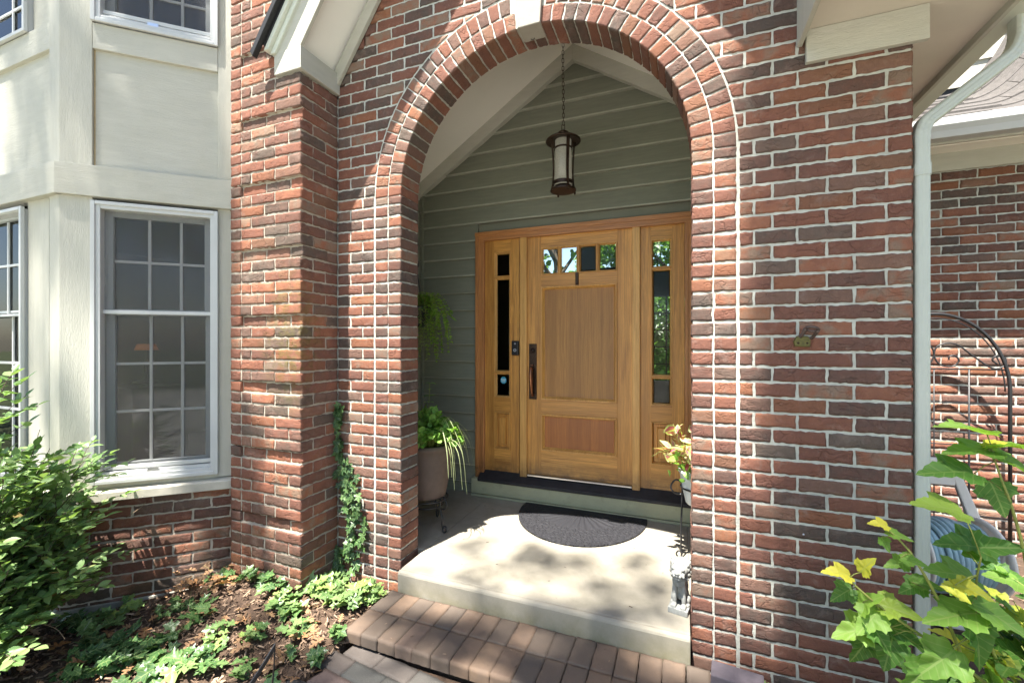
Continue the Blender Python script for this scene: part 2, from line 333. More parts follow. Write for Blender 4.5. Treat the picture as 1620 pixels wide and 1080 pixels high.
# ---------------------------------------------------------------- numpy noise and bricks
def h3(i, j, k):
    n = (i.astype(np.int64) * 73856093) ^ (j.astype(np.int64) * 19349663) ^ (k.astype(np.int64) * 83492791)
    n = (n ^ (n >> 13)) * 1274126177; n &= 0x7fffffff; n = (n ^ (n >> 16)) & 0xffff
    return n / 65535. * 2 - 1
def vnoise(p):
    f = np.floor(p).astype(np.int64); t = p - f; t = t * t * (3 - 2 * t); r = 0
    for a in (0, 1):
        for b in (0, 1):
            for c in (0, 1):
                wgt = (t[..., 0] if a else 1 - t[..., 0]) * (t[..., 1] if b else 1 - t[..., 1]) * (t[..., 2] if c else 1 - t[..., 2])
                r = r + wgt * h3(f[..., 0] + a, f[..., 1] + b, f[..., 2] + c)
    return r
_T = {}
def template(nu, nv, nn):
    if (nu, nv, nn) in _T: return _T[(nu, nv, nn)]
    idx = {}; V = []; Fc = []
    def g(i, j, k):
        if (i, j, k) not in idx: idx[(i, j, k)] = len(V); V.append((i / nu, j / nv, k / nn))
        return idx[(i, j, k)]
    for i in range(nu):
        for j in range(nv): Fc.append((g(i, j, 0), g(i + 1, j, 0), g(i + 1, j + 1, 0), g(i, j + 1, 0)))
    for i in range(nu):
        for k in range(nn):
            Fc.append((g(i, 0, k), g(i, 0, k + 1), g(i + 1, 0, k + 1), g(i + 1, 0, k))); Fc.append((g(i, nv, k), g(i + 1, nv, k), g(i + 1, nv, k + 1), g(i, nv, k + 1)))
    for j in range(nv):
        for k in range(nn):
            Fc.append((g(0, j, k), g(0, j + 1, k), g(0, j + 1, k + 1), g(0, j, k + 1))); Fc.append((g(nu, j, k), g(nu, j, k + 1), g(nu, j + 1, k + 1), g(nu, j + 1, k)))
    _T[(nu, nv, nn)] = (np.array(V), np.array(Fc)); return _T[(nu, nv, nn)]
class Bricks:
    """bricks: four corners (u,v) on a wall frame, a depth, a face offset"""
    def __init__(s, cell=.011, rough=1.): s.V = []; s.F = []; s.T = []; s.n = 0; s.cell = cell; s.rough = rough
    def add(s, Mx, q, depth=.05, off=0., tint=None, nn=None, clip=None):
        """q: (u,v) corners bl, br, tr, tl; Mx: frame (x along, y into wall, z up)"""
        q = np.array(q, float); L = np.linalg.norm(q[1] - q[0]); Hh = np.linalg.norm(q[3] - q[0])
        if L < .012 or Hh < .012: return
        nu = max(2, round(L / s.cell)); nv = max(2, round(Hh / s.cell)); nn = nn or max(2, round(depth / s.cell / 1.5))
        T, Fc = template(nu, nv, nn); a, b, c = T[:, 0:1], T[:, 1:2], T[:, 2:3]
        # crowd the grid to the rim for a worn, rounded arris
        uv = (1 - a) * (1 - b) * q[0] + a * (1 - b) * q[1] + a * b * q[2] + (1 - a) * b * q[3]
        if clip:
            cc_ = np.array(clip[:2]); R_ = clip[2]; far = q[np.argmax(np.linalg.norm(q - cc_, axis=1))]
            d0 = uv - cc_; ins = np.linalg.norm(d0, axis=1) < R_
            if np.linalg.norm(far - cc_) < R_ + .014: return
            g_ = far - uv; A_ = (g_ ** 2).sum(1) + 1e-12; B_ = 2 * (g_ * d0).sum(1); C_ = (d0 ** 2).sum(1) - R_ ** 2
            t_ = (-B_ + np.sqrt(np.maximum(B_ ** 2 - 4 * A_ * C_, 0))) / (2 * A_)
            uv = np.where(ins[:, None], uv + g_ * t_[:, None], uv)
        P = np.column_stack([uv[:, 0], c[:, 0] * depth + off, uv[:, 1]])
        sd = rng.uniform(0, 900, 3); K = s.rough; kc = rng.uniform(.15, 1.2); loc = P * np.array([1, 1, 1])
        eu = (2 * np.abs(a[:, 0] - .5)) ** 6; ev = (2 * np.abs(b[:, 0] - .5)) ** 4; fr = (1 - c[:, 0]) ** 4
        n1 = vnoise(loc * 45 + sd); n2 = vnoise(loc * 60 + sd + 50); n3 = vnoise(loc * np.array([22, 22, 40]) + sd + 9); n4 = vnoise(loc * 120 + sd)
        P[:, 0] += np.sign(a[:, 0] - .5) * eu * (n1 * .0030 - .0006 + n4 * .001) * K
        P[:, 2] += np.sign(b[:, 0] - .5) * ev * (n2 * .0034 - .0006 + n4 * .0012) * K
        cre = -np.clip(1 - np.abs(n3) * 5, 0, 1) * .0018 * kc * np.clip(vnoise(loc * 11 + sd) * 4, 0, 1)
        P[:, 1] += fr * ((-n3 * .0010 - n4 * .0008) - cre) * K + fr * np.maximum(eu * 1., ev) * .0013
        A = np.array(Mx)[:3, :3]; t = np.array(Mx)[:3, 3]
        W = P @ A.T + t
        s.V.append(W); s.F.append(Fc + s.n); s.n += len(W)
        tv = rng.random() if tint is None else tint
        s.T.append(np.tile([tv, rng.random(), rng.random(), 1.], (len(W), 1)))
    def rect(s, Mx, u0, u1, v0, v1, **k):
        j = rng.normal(0, .0012, 4)
        s.add(Mx, [(u0 + j[0], v0 + j[2]), (u1 + j[1], v0 + j[3]), (u1 + j[1], v1 + j[3]), (u0 + j[0], v1 + j[2])], **k)
    def obj(s, name, m, parent):
        V = np.concatenate(s.V); F_ = np.concatenate(s.F); T = np.concatenate(s.T)
        return np_mesh(name, V, F_, m, parent, T)
def np_mesh(name, V, F_, m, parent=None, T=None, luv=None, tint=None, smooth=True):
    me = bpy.data.meshes.new(name); k = F_.shape[1]
    me.vertices.add(len(V)); me.vertices.foreach_set('co', V.astype(np.float32).ravel())
    me.loops.add(F_.size); me.loops.foreach_set('vertex_index', F_.astype(np.int32).ravel())
    me.polygons.add(len(F_)); me.polygons.foreach_set('loop_start', np.arange(0, F_.size, k, dtype=np.int32))
    me.polygons.foreach_set('loop_total', np.full(len(F_), k, dtype=np.int32))
    me.polygons.foreach_set('use_smooth', np.full(len(F_), smooth)); me.update(calc_edges=True)
    if T is not None: a = me.attributes.new('tint', 'FLOAT_COLOR', 'POINT'); a.data.foreach_set('color', T.astype(np.float32).ravel())
    if tint is not None: a = me.attributes.new('tint', 'FLOAT', 'POINT'); a.data.foreach_set('value', tint.astype(np.float32))
    if luv is not None: a = me.attributes.new('luv', 'FLOAT_VECTOR', 'POINT'); a.data.foreach_set('vector', luv.astype(np.float32).ravel())
    me.materials.append(m); o = bpy.data.objects.new(name, me); return link(o, parent)

# ---------------------------------------------------------------- leaves
def T_outline(half, fold=.25, curl=.15):
    """half: list of (x, halfwidth) -> verts, tri faces, edge parameter"""
    V = []; E = []; Fc = []
    for x, wd in half:
        for s_ in (-1, -.55, 0, .55, 1):
            V.append((x, s_ * wd, -abs(s_) * wd * -fold - curl * x * x)); E.append(abs(s_))
    for i in range(len(half) - 1):
        for j in range(4):
            a = i * 5 + j; Fc.append((a, a + 1, a + 6)); Fc.append((a, a + 6, a + 5))
    V = np.array(V); E = np.array(E); ends = (V[:, 0] < .02) | (V[:, 0] > .93 * V[:, 0].max()); E[ends] = 1
    return V, np.array(Fc), E
def T_polar(out, center=(.45, 0), fold=.18, curl=.2):
    n = len(out); c = np.array(center); V = [(*c, 0)]; E = [0.]; o = np.array(out)
    for s_ in (.5, 1.): 
        for p in o: q = c + (p - c) * s_; V.append((q[0], q[1], 0)); E.append(s_)
    V = np.array(V); V[:, 2] = np.abs(V[:, 1]) * fold - curl * (V[:, 0] - .3) ** 2; V[:, 2] += .04 * np.sin(V[:, 1] * 17 + V[:, 0] * 9)
    Fc = []
    for i in range(n):
        j = (i + 1) % n; Fc.append((0, 1 + i, 1 + j)); Fc.append((1 + i, 1 + n + i, 1 + n + j)); Fc.append((1 + i, 1 + n + j, 1 + j))
    return V, np.array(Fc), np.array(E)
def sym(h): return [(x, y) for x, y in h] + [(x, -y) for x, y in h[::-1] if y > 1e-6]
TL = {
 'lance': T_outline([(0, .01), (.08, .11), (.25, .23), (.45, .28), (.65, .235), (.82, .12), (.95, .035), (1, .004)]),
 'ovate': T_outline([(0, .02), (.06, .16), (.2, .30), (.4, .33), (.6, .26), (.8, .13), (.94, .04), (1, .004)], .15, .3),
 'leaflet': T_outline([(0, .02), (.3, .34), (.7, .30), (1, .03)], .1, .1),
 'blade': T_outline([(0, .02), (.2, .03), (.5, .028), (.8, .018), (1, .002)], .3, 1.1),
 'ivy': T_polar(sym([(.0, 0), (-.1, .16), (-.06, .38), (.14, .46), (.22, .26), (.42, .30), (.60, .52), (.62, .24), (.78, .14), (1., 0)]), (.25, 0), .15, .1),
 'round': T_polar(sym([(.06, 0), (-.04, .14), (.02, .34), (.2, .47), (.42, .52), (.66, .47), (.86, .32), (.97, .13), (1, 0)]), (.4, 0), .1, .2),
 'maple': T_polar(sym([(.0, 0), (-.08, .13), (-.05, .24), (.06, .30), (.07, .38), (.17, .40), (.22, .50), (.32, .44), (.42, .46), (.42, .34), (.5, .24), (.58, .25), (.66, .20), (.74, .19), (.80, .13), (.9, .09), (1., 0)]), (.32, 0), .22, .35),
 'oak': T_polar(sym([(0, 0), (.08, .05), (.14, .17), (.2, .20), (.24, .09), (.30, .10), (.36, .30), (.46, .36), (.44, .14), (.54, .12), (.62, .28), (.74, .30), (.70, .12), (.8, .10), (.86, .18), (.92, .08), (1, 0)]), (.45, 0), .35, .3),
 'chip': (np.array([(0, -.12, 0), (1, -.09, 0), (1, .1, 0), (0, .12, 0), (.05, 0, .12), (.95, 0, .1)], float), np.array([(0, 1, 5), (0, 5, 4), (3, 4, 5), (3, 5, 2), (0, 4, 3), (1, 2, 5)]), np.zeros(6)),
}
def leaves(name, P, D, Nn, size, tmpl, m, parent=None, tint=None):
    """P points, D directions of the leaf axis, Nn rough normals, size lengths"""
    P = np.array(P, float); D = np.array(D, float); Nn = np.array(Nn, float); n = len(P)
    size = np.broadcast_to(np.array(size, float), (n,)); V, Fc, E = TL[tmpl]
    D /= np.linalg.norm(D, axis=1, keepdims=True) + 1e-9
    B = np.cross(Nn, D); B /= np.linalg.norm(B, axis=1, keepdims=True) + 1e-9; Z = np.cross(D, B)
    W = P[:, None] + (V[None, :, 0:1] * D[:, None] + V[None, :, 1:2] * B[:, None] + V[None, :, 2:3] * Z[:, None] * rng.uniform(.4, 1.5, (n, 1, 1))) * size[:, None, None]
    k = len(V); F_ = (Fc[None] + (np.arange(n) * k)[:, None, None]).reshape(-1, 3)
    tn = rng.random(n) if tint is None else np.array(tint, float)
    luv = np.tile(np.column_stack([V[:, 0], V[:, 1], E]), (n, 1))
    return np_mesh(name, W.reshape(-1, 3), F_, m, parent, luv=luv, tint=np.repeat(tn, k))
def rdir(n, up=.0):
    v = rng.normal(size=(n, 3)); v[:, 2] += up; return v / np.linalg.norm(v, axis=1, keepdims=True)

# ================================================================ THE SETTING
def gheight(x, y):
    """height of the planting bed left of the step"""
    z = -.27 + .15 * np.exp(-(((x + 2.35) / .55) ** 2 + ((y + .35) / .38) ** 2)) + .03 * np.exp(-((x + 1.75) ** 2 + (y + .2) ** 2) / .05)
    z = z + .055 * np.exp(-((x + 1.62) / .22) ** 2)
    z = np.where(x > .1, -.21 + .05 * np.clip(x - .3, 0, 1), z)
    return z + .012 * np.sin(x * 9 + y * 5) + .008 * np.sin(x * 23 - y * 17)
tag(MB().box(-120, 120, -120, 120, -.62, -.60).obj('lawn', M['lawn']), kind='structure')
def bed(name, x0, x1, y0, y1, st=.03):
    xs = np.arange(x0, x1 + st, st); ys = np.arange(y0, y1 + st, st); X, Y = np.meshgrid(xs, ys)
    Z = gheight(X, Y); Z = Z + .012 * vnoise(np.stack([X * 12, Y * 12, X * 0], -1)) + .006 * vnoise(np.stack([X * 35, Y * 35, X * 0 + 5], -1))
    Z = np.where((X <= x0 + st) | (X >= x1 - st) | (Y <= y0 + st), Z - .35, Z)
    V = np.stack([X, Y, Z], -1).reshape(-1, 3); n = len(xs); i = np.arange(len(ys) - 1)[:, None] * n + np.arange(n - 1)[None]; i = i.ravel()
    o = np_mesh(name, V, np.stack([i, i + 1, i + n + 1, i + n], 1), M['mulch']); return tag(o, kind='structure')
bed('planting_bed', -6.5, -1.57, -2.6, .1)
bed('planting_bed', .16, 4.5, -2.6, 2.0)
tag(MB().box(-9, 14, -13, -3.45, -.5, -.24).obj('bounce_slab', M['bounce_concrete']), kind='structure')  # unseen slab added behind the camera to bounce sunlight at the porch
# porch slab, with a tooled front edge and the old control joint
porch = MB(); prof = [(-.09, -.13), (-.09, -.018), (-.085, -.006), (-.072, 0), (-.058, -.002), (-.05, 0), (.0, 0), (1.3, 0), (1.3, -.3), (-.07, -.3)]
porch.prism([(0, y, z) for y, z in prof], (-1.549, 0, 0), (.034, 0, 0))
porch.box(-2.29, -1.5495, .19, 1.3, -.3, -.0005); porch.box(.0345, .75, .19, 1.3, -.3, -.0005)
tag(porch.obj('porch_floor', M['concrete'], bevel=.004), kind='structure')
# step of clay pavers
st_m = simple('clay_paver', (.27, .175, .13), .85, .22, 9, .5, 300, .0015, tint=(.20, .165, .16)); n_ = N(st_m)
tv = n_.attr('tint'); sp_ = n_.n('ShaderNodeSeparateColor'); n_.l(tv.outputs['Color'], sp_.inputs[0])
cc = n_.ramp(sp_.outputs[0], [(0, (.088, .072, .060)), (.3, (.13, .096, .072)), (.6, (.165, .11, .076)), (.85, (.195, .13, .086)), (1, (.17, .12, .098))])
cc = n_.mix(n_.ramp(n_.noise(12, 5, .7), [(.35, .45), (.65, 0.)]), cc, (.09, .07, .058)); cc = n_.mix(n_.ramp(n_.noise(600, 2, .7), [(.6, 0.), (.75, .6)]), cc, (.26, .22, .18)); n_.col(cc)
TOP = lambda z: Matrix(((1, 0, 0, 0), (0, 0, 1, 0), (0, -1, 0, z), (0, 0, 0, 1)))   # frame: u=x, v=y, depth downwards
B = Bricks(.014, .8)
for k in range(17):
    x = -1.592 + k * .1005
    for y0, y1 in ((-.47, -.285), (-.28, -.095)):
        if k == 16 and y0 < -.4: continue
        B.rect(TOP(-.115 + rng.normal(0, .0012)), x + .0015, x + .099, y0, y1, depth=.06)
tag(B.obj('brick_step', st_m, None), kind='structure')
tag(MB().box(-1.56, .10, -.435, -.10, -.45, -.1755).obj('step_base', M['mulch'], bevel=.01), kind='structure')
# grey walk pavers below the step, laid in a fan
gp = simple('walk_paver', (.21, .19, .17), .92, .2, 12, .8, 260, .002); n_ = N(gp); tv = n_.attr('tint'); sp_ = n_.n('ShaderNodeSeparateColor'); n_.l(tv.outputs['Color'], sp_.inputs[0])
cc = n_.ramp(sp_.outputs[0], [(0, (.062, .062, .058)), (.5, (.082, .078, .070)), (.8, (.098, .082, .072)), (1, (.11, .078, .070))]); cc = n_.mix(n_.ramp(n_.noise(500, 2, .7), [(.55, 0.), (.75, .7)]), cc, (.17, .165, .15)); n_.col(cc)
B = Bricks(.02, 1.)
Mw = Matrix.Translation((-1.55, -.475, -.192)) @ Matrix.Rotation(R(-7), 4, 'Z') @ TOP(0)
for r_ in range(16):
    for k in range(26):
        off = .1 * (r_ % 2)
        u = -.0 + k * .202 - off; v = -r_ * .101 + .05
        B.rect(Mw, u, u + .197, v - .097, v, depth=.06, off=rng.uniform(0, .002))
tag(B.obj('walk', gp, None), kind='structure')
tag(MB().box(-1.56, 4, -3.4, -.46, -.5, -.205).obj('walk_sand', M['mulch']), kind='structure')

# ================================================================ THE HOUSE
house = thing('house', (-.776, 0, -.25), 'red brick house with an arched entry, cream bay window and wooden front door', 'house')
CX, ZS, RI, RM, RO = -.776, 2.2257, .816, .911, 1.007
Z0, PT = .0085, .0677
def ell(r, a): return (CX + r * math.cos(a), ZS + (r - .004) * math.sin(a))
FW = frame_M((0, 0), (1, 0))
# mortar body of the front wall with the arch cut out
pts = [(-2.2, -.3), (-1.588 - .0, -.3), (CX - RI - .006, ZS)] 
pts[1] = (CX - RI - .006, -.3)
pts += [ell(RI + .0062, math.pi - math.pi * i / 48) for i in range(1, 48)] + [(CX + RI + .006, ZS), (CX + RI + .006, -.3), (.857, -.3), (.857, 2.72), (.50, 2.72), (.50, 2.9), (CX, 4.65), (-2.2, 2.75)]
MB().prism([(x, 0, z) for x, z in pts], (0, .0034, 0), (0, .1845, 0)).obj('mortar_joints', M['mortar'], house)
B = Bricks(.010)
def circ_z(u): d = RO ** 2 + .012 - (u - CX) ** 2; return ZS + math.sqrt(d) + .0 if d > 0 else -9
def circ_u(z):
    d = (RO + .006) ** 2 - (z - ZS) ** 2
    return math.sqrt(d) if (d > 0 and z > ZS) else ((RO + .006) if z <= ZS else 0)
def wall_course(k):
    v0, v1 = Z0 + PT * k + .005, Z0 + PT * (k + 1) - .005; A = k % 2 == 0; zc = (v0 + v1) / 2
    lo, hi = -2.076, .862
    if zc > 2.72: hi = .47
    if zc > 3.0: lo = -2.1 + (zc - 3.0) / 1.42; hi = .50 - (zc - 3.0) / 1.42
    st = .465 if A else .370
    js = [st + .2032 * i for i in range(-14, 4)]; js = [j for j in js if lo + .03 < j < hi - .03]
    if zc > ZS: js = [j for j in js if abs(j - lo) > .05 and abs(j - hi) > .05]
    js = [lo] + js + [hi]
    ju = circ_u(zc) if zc < ZS else (RO + .006 if zc < ZS + .35 else 0)
    if zc < ZS:
        lj = [-2.076, -1.88, CX - ju] if A else [-2.076, -1.975, CX - ju]
        js = [lo] + [j for j in lj[1:]] + [None] + [CX + ju] + ([.299] if A and CX + ju < .27 else []) + [j for j in js if j > CX + ju + .06]
        if A: pass
    for a, b in zip(js[:-1], js[1:]):
        if a is None or b is None: continue
        u0, u1 = a + (.005 if a > lo + .001 else 0), b - (.005 if b < hi - .001 else 0)
        q = [[u0, v0], [u1, v0], [u1, v1], [u0, v1]]
        dep = .09 if u1 > .855 else .04
        clip = None
        if v1 > ZS and v0 < ZS + RO + .02:
            if all(math.hypot(p[0] - CX, p[1] - ZS) < RO + .006 for p in q): continue
            if u0 < CX and u1 > CX - .001 and v0 < ZS + RO + .009: 
                B.add(FW, [[u0, v0], [CX, v0], [CX, v1], [u0, v1]], depth=dep, clip=(CX, ZS, RO + .006), tint=.5); u0 = CX
                q = [[u0, v0], [u1, v0], [u1, v1], [u0, v1]]
            clip = (CX, ZS, RO + .006)
        B.add(FW, q, depth=dep, clip=clip); continue
        B.add(FW, q, depth=dep)
for k in range(-4, 31 + 24): wall_course(k)
B.obj('brick_wall', M['brick'], house)
# arch: jamb columns and the two rings, one shape each
KX0, KX1 = -.828, -.702
for nm, r0, r1, dep in (('arch_soffit_ring', RI, RM - .0045, .187), ('arch_outer_ring', RM + .0025, RO - .003, .05)):
    B = Bricks(.0095, 1.)
    for k in range(-4, 33):
        v0, v1 = Z0 + PT * k + .005, min(Z0 + PT * (k + 1) - .005, ZS)
        if v1 - v0 < .02: continue
        B.rect(FW, CX - r1, CX - r0, v0, v1, depth=dep); B.rect(FW, CX + r0, CX + r1, v0, v1, depth=dep)
    n = round(math.pi * (r0 + .03) / .0665)
    for i in range(n):
        a0, a1 = math.pi * i / n, math.pi * (i + 1) / n; g = .0048 / r0; o_ = .0
        q = [ell(r0, a1 - g), ell(r0, a0 + g), ell(r1, a0 + g * .5), ell(r1, a1 - g * .5)]
        xm = sum(p[0] for p in q) / 4
        if KX0 - .02 < xm < KX1 + .02:
            if r0 == RI: B.add(FW, q, depth=.075, off=.112)
            continue
        B.add(FW, q, depth=dep)
    B.obj(nm, M['brick'], house)
ks = MB(); ks.prism([(KX0, 0, 3.025), (KX1, 0, 3.025), (KX1 + .022, 0, 3.34), (KX0 - .022, 0, 3.34)], (0, -.02, 0), (0, .105, 0)); ks.obj('keystone', M['keystone'], house, bevel=.004)
r_ = MB(); r_.tube([(-.775 + .011 * math.cos(a), .085 + 0 * a, 3.028 + .011 * math.sin(a)) for a in np.linspace(0, 6.28, 14)], .0018, 6); r_.obj('hook_eye', M['iron'], house, smooth=True)
# ---- pilaster
PX0, PX1, PY = -2.662, -2.076, -.298
FP = frame_M((0, PY), (1, 0)); FS = frame_M((PX1, 0), (0, 1)); FL = frame_M((PX0, 0), (0, 1))
REC = {k for k in range(-3, 70) if (k - 3) % 6 == 0}
mo = MB(); kmax = 62
zk = [Z0 + PT * k for k in range(-5, kmax)]
for k in range(-5, kmax):
    x1 = PX1 - .0065 if Z0 + PT * (k + 1) < 2.96 else -2.26
    za_, zb_ = Z0 + PT * k + (.0055 if k - 1 in REC else 0) , Z0 + PT * (k + 1) + (.0055 if k in REC else 0)
    mo.box(PX0 + .004, x1, PY + (.020 if k in REC else .0042), -.001 if k < 43 else .3, za_, zb_)
mo.obj('pilaster_mortar', M['mortar_tan'], house)
B = Bricks(.0095, 1.35)
for k in range(-4, kmax):
    v0, v1 = Z0 + PT * k + .005, Z0 + PT * (k + 1) - .005; A = k % 2 == 0; rec = k in REC; low = v1 < 2.94
    B.rect(FP, PX0, -2.574, v0, v1, depth=.05)
    xr = PX1 if low else -2.27
    js = [-2.566, -2.481, -2.281, PX1] if A else [-2.566, -2.371, -2.171, PX1]
    if not low: js = [j for j in js if j < xr - .05] + [xr]
    for a, b in zip(js[:-1], js[1:]):
        last = b == PX1
        B.rect(FP, a + (.0045 if a > -2.56 else 0), b - (0 if last else .0045), v0, v1, depth=(.092 if A else .19) if last else .05, off=.016 if rec else rng.uniform(-.002, .001))
    if low:
        ys = [PY + .102, PY + .298] if A else [PY + .2, 0]
        B.rect(FS, ys[0], ys[1] - .003, v0, v1, depth=.05)
    else: B.rect(frame_M((-2.27, 0), (0, 1)), PY + .06, -.01, v0, v1, depth=.04)
B.obj('pilaster_bricks', M['brick_pil'], house)
# ---- bay window
BD = (.733062, .680161); BL = .8469; P0 = (-3.349, -.827)
FB = frame_M(P0, BD); FF = frame_M((-5.2, -.827), (1, 0)); FLn = -3.349 + 5.2
def run_bond(Bk, F_, u0, u1, k0, k1, shift=0., depth=.05, ztop=99):
    for k in range(k0, k1):
        v0, v1 = Z0 + PT * k + .005, min(Z0 + PT * (k + 1) - .005, ztop); st = u0 - .2032 * ((k % 2) * .5) - shift
        while st < u1:
            a, b = max(st, u0), min(st + .2032, u1)
            if b - a > .02: Bk.rect(F_, a + .0045, b - .0045, v0, v1, depth=depth)
            st += .2032
B = Bricks(.0105, 1.35); run_bond(B, FB, 0, BL + .06, -4, 6, .07, ztop=.398); run_bond(B, FF, 0, FLn - .002, -4, 6, .03, ztop=.398)
B.obj('bay_bricks', M['brick_bay'], house)
mo = MB().box(.0, BL + .08, .004, .09, -.32, .396, FB).box(0, FLn - .004, .004, .09, -.32, .396, FF); mo.obj('bay_mortar', M['mortar_tan'], house)
MB().box(-.02, BL + .05, -.008, .09, -.4, Z0 - PT * 3 - .02, FB).box(0, FLn + .004, -.008, .09, -.4, Z0 - PT * 3 - .02, FF).obj('bay_foundation', M['foundation'], house, bevel=.006)
# sloping stone sill round the bay
sl = MB()
def sill(F_, u0, u1, e0, e1):
    pr = [(-.04, .398), (-.04, .452), (.075, .478), (.075, .398)]
    vs = [F_ @ Vector((u0 + (y * e0), y, z)) for y, z in pr] + [F_ @ Vector((u1 + (y * e1), y, z)) for y, z in pr]
    sl.add(vs, [(0, 1, 2, 3)[::-1], (4, 5, 6, 7)] + [(i, (i + 1) % 4, 4 + (i + 1) % 4, 4 + i) for i in range(4)])
tm = math.tan(R(21.43)); sill(FB, 0, BL + .09, tm, 0); sill(FF, 0, FLn, 0, -tm)
sl.obj('stone_sill', M['stone_sill'], house, bevel=.004)
def boards(F_, u0, u1, specs, name, m, y1=.05):
    b = MB()
    for a, c, z0, z1, y0 in specs: b.box(a, c, y0, y1, z0, z1, F_)
    return b.obj(name, m, house, bevel=.003)
boards(FB, 0, 0, [(.0, .150, .47, 2.195, 0), (.775, .95, .47, 2.195, .004), (0, .1475, 2.365, 4.4, 0), (.777, .95, 2.365, 4.4, .002), (.15, .7745, .465, .50, .012)], 'bay_corner_board', M['trim_v'])
boards(FB, 0, 0, [(.148, .7765, 2.368, 3.075, .022)], 'bay_panel', M['trim'])
boards(FB, 0, 0, [(.150, .1545, 2.372, 3.069, .017)], 'caulk_line', simple('old_caulk', (.50, .38, .20), .7, .2, 30, .3, 80, .001), .0225)
boards(FB, 0, 0, [(.1485, .7762, 3.07, 3.222, .0)], 'window_apron', M['trim'])
boards(FB, 0, 0, [(-.012, .93, 2.19, 2.372, -.028)], 'bay_band', M['trim'])
U = lambda X: X + 5.2
boards(FF, 0, 0, [(U(-3.456), FLn, .47, 2.195, 0), (U(-3.73), U(-3.49), .47, 2.195, .012), (U(-3.49), U(-3.456), .47, 2.195, .03), (U(-3.458), FLn, 2.365, 4.4, 0), (U(-5.1), U(-3.73), .465, .50, .012)], 'bay_corner_board', M['trim_v'])
boards(FF, 0, 0, [(0, U(-3.456), 2.368, 3.06, .022), (U(-3.69), U(-3.456), 3.21, 4.4, .022)], 'bay_panel', M['trim'])
boards(FF, 0, 0, [(0, U(-3.4565), 3.055, 3.212, .0)], 'window_apron', M['trim'])
boards(FF, 0, 0, [(0, FLn + .012, 2.19, 2.372, -.028)], 'bay_band', M['trim'])
def window(F_, u0, u1, z0, z1, mun, hz_up, hz_lo, zm, scr=True, label=None, t=.034, s=.042):
    """double-hung window: frame, two sashes with grilles, glass, insect screen"""
    w_ = MB()
    for a, b, c, d in ((u0, u0 + t, z0, z1), (u1 - t, u1, z0, z1), (u0 + t, u1 - t, z0, z0 + t), (u0 + t, u1 - t, z1 - t, z1)): w_.box(a, b, -.012, .10, c, d, F_)
    for a, b, c, d in ((u0 - .010, u0 + .012, z0 - .010, z1 + .010), (u1 - .012, u1 + .010, z0 - .010, z1 + .010), (u0 + .012, u1 - .012, z0 - .010, z0 + .012), (u0 + .012, u1 - .012, z1 - .012, z1 + .010)): w_.box(a, b, -.022, -.002, c, d, F_)
    wo = w_.obj('window', M['vinyl'], house, bevel=.003)
    if label: wo['label'] = label
    a0, a1, b0, b1 = u0 + t, u1 - t, z0 + t, z1 - t
    for nm, y, c0, c1, hz in (('upper_sash', .038, zm - .02, b1, hz_up), ('lower_sash', .060, b0, zm + .02, hz_lo)):
        sash = MB()
        for a, b, c, d in ((a0, a0 + s, c0, c1), (a1 - s, a1, c0, c1), (a0 + s, a1 - s, c0, c0 + s * (1.5 if nm[0] == 'l' else .8)), (a0 + s, a1 - s, c1 - s * .8, c1)): sash.box(a, b, y, y + .028, c, d, F_)
        so_ = sash.obj(nm, M['screen_grey'], wo, bevel=.003)
        g = MB()
        for mu in mun: g.box(mu - .008, mu + .008, y + .012, y + .022, c0 + .02, c1 - .02, F_)
        for h in hz: g.box(a0 + s * .8, a1 - s * .8, y + .0125, y + .0215, h - .008, h + .008, F_)
        g.obj('grille', M['vinyl'], wo, bevel=.002)
        MB().box(a0 + .02, a1 - .02, y + .023, y + .026, c0 + .02, c1 - .02, F_).obj('glass_pane', M['glass'], wo)
    if scr:
        sc = MB().box(a0 + .006, a1 - .006, .0275, .0285, b0 + .05, b1 - .004, F_); sc.obj('insect_screen', M['screen'], wo)
        for v in ((.020, .035, zm - .013, zm + .010), (.018, .036, b0 + .028, b0 + .052), (.010, .034, b0, b0 + .02)): MB().box(a0, a1, *v, F_).obj('screen_rail', M['vinyl'], wo, bevel=.002)
        MB().box((a0 + a1) / 2 - .055, (a0 + a1) / 2 + .0, .006, .012, b0 + .0, b0 + .028, F_).obj('sash_lift', M['steel'], wo)
    return wo
window(FB, .155, .771, .505, 2.160, (.405, .568), (1.827,), (1.203, .91), 1.519, label='lower window on the angled side of the bay, behind a dark insect screen')
window(FB, .155, .771, 3.235, 4.3, (.405, .568), (3.9,), (3.5,), 3.75, label='upper window on the angled side of the bay, trees mirrored in its glass')
window(FF, U(-4.75), U(-3.735), .51, 2.150, (U(-4.4), U(-4.08)), (1.83,), (1.2, .9), 1.52, scr=False, t=.016, s=.02, label='lower window on the front of the bay at the left edge of the photo')
window(FF, U(-4.75), U(-3.70), 3.22, 4.3, (U(-4.4), U(-4.08)), (3.9,), (3.5,), 3.75, scr=False, t=.016, s=.02, label='upper window on the front of the bay at the top left corner')
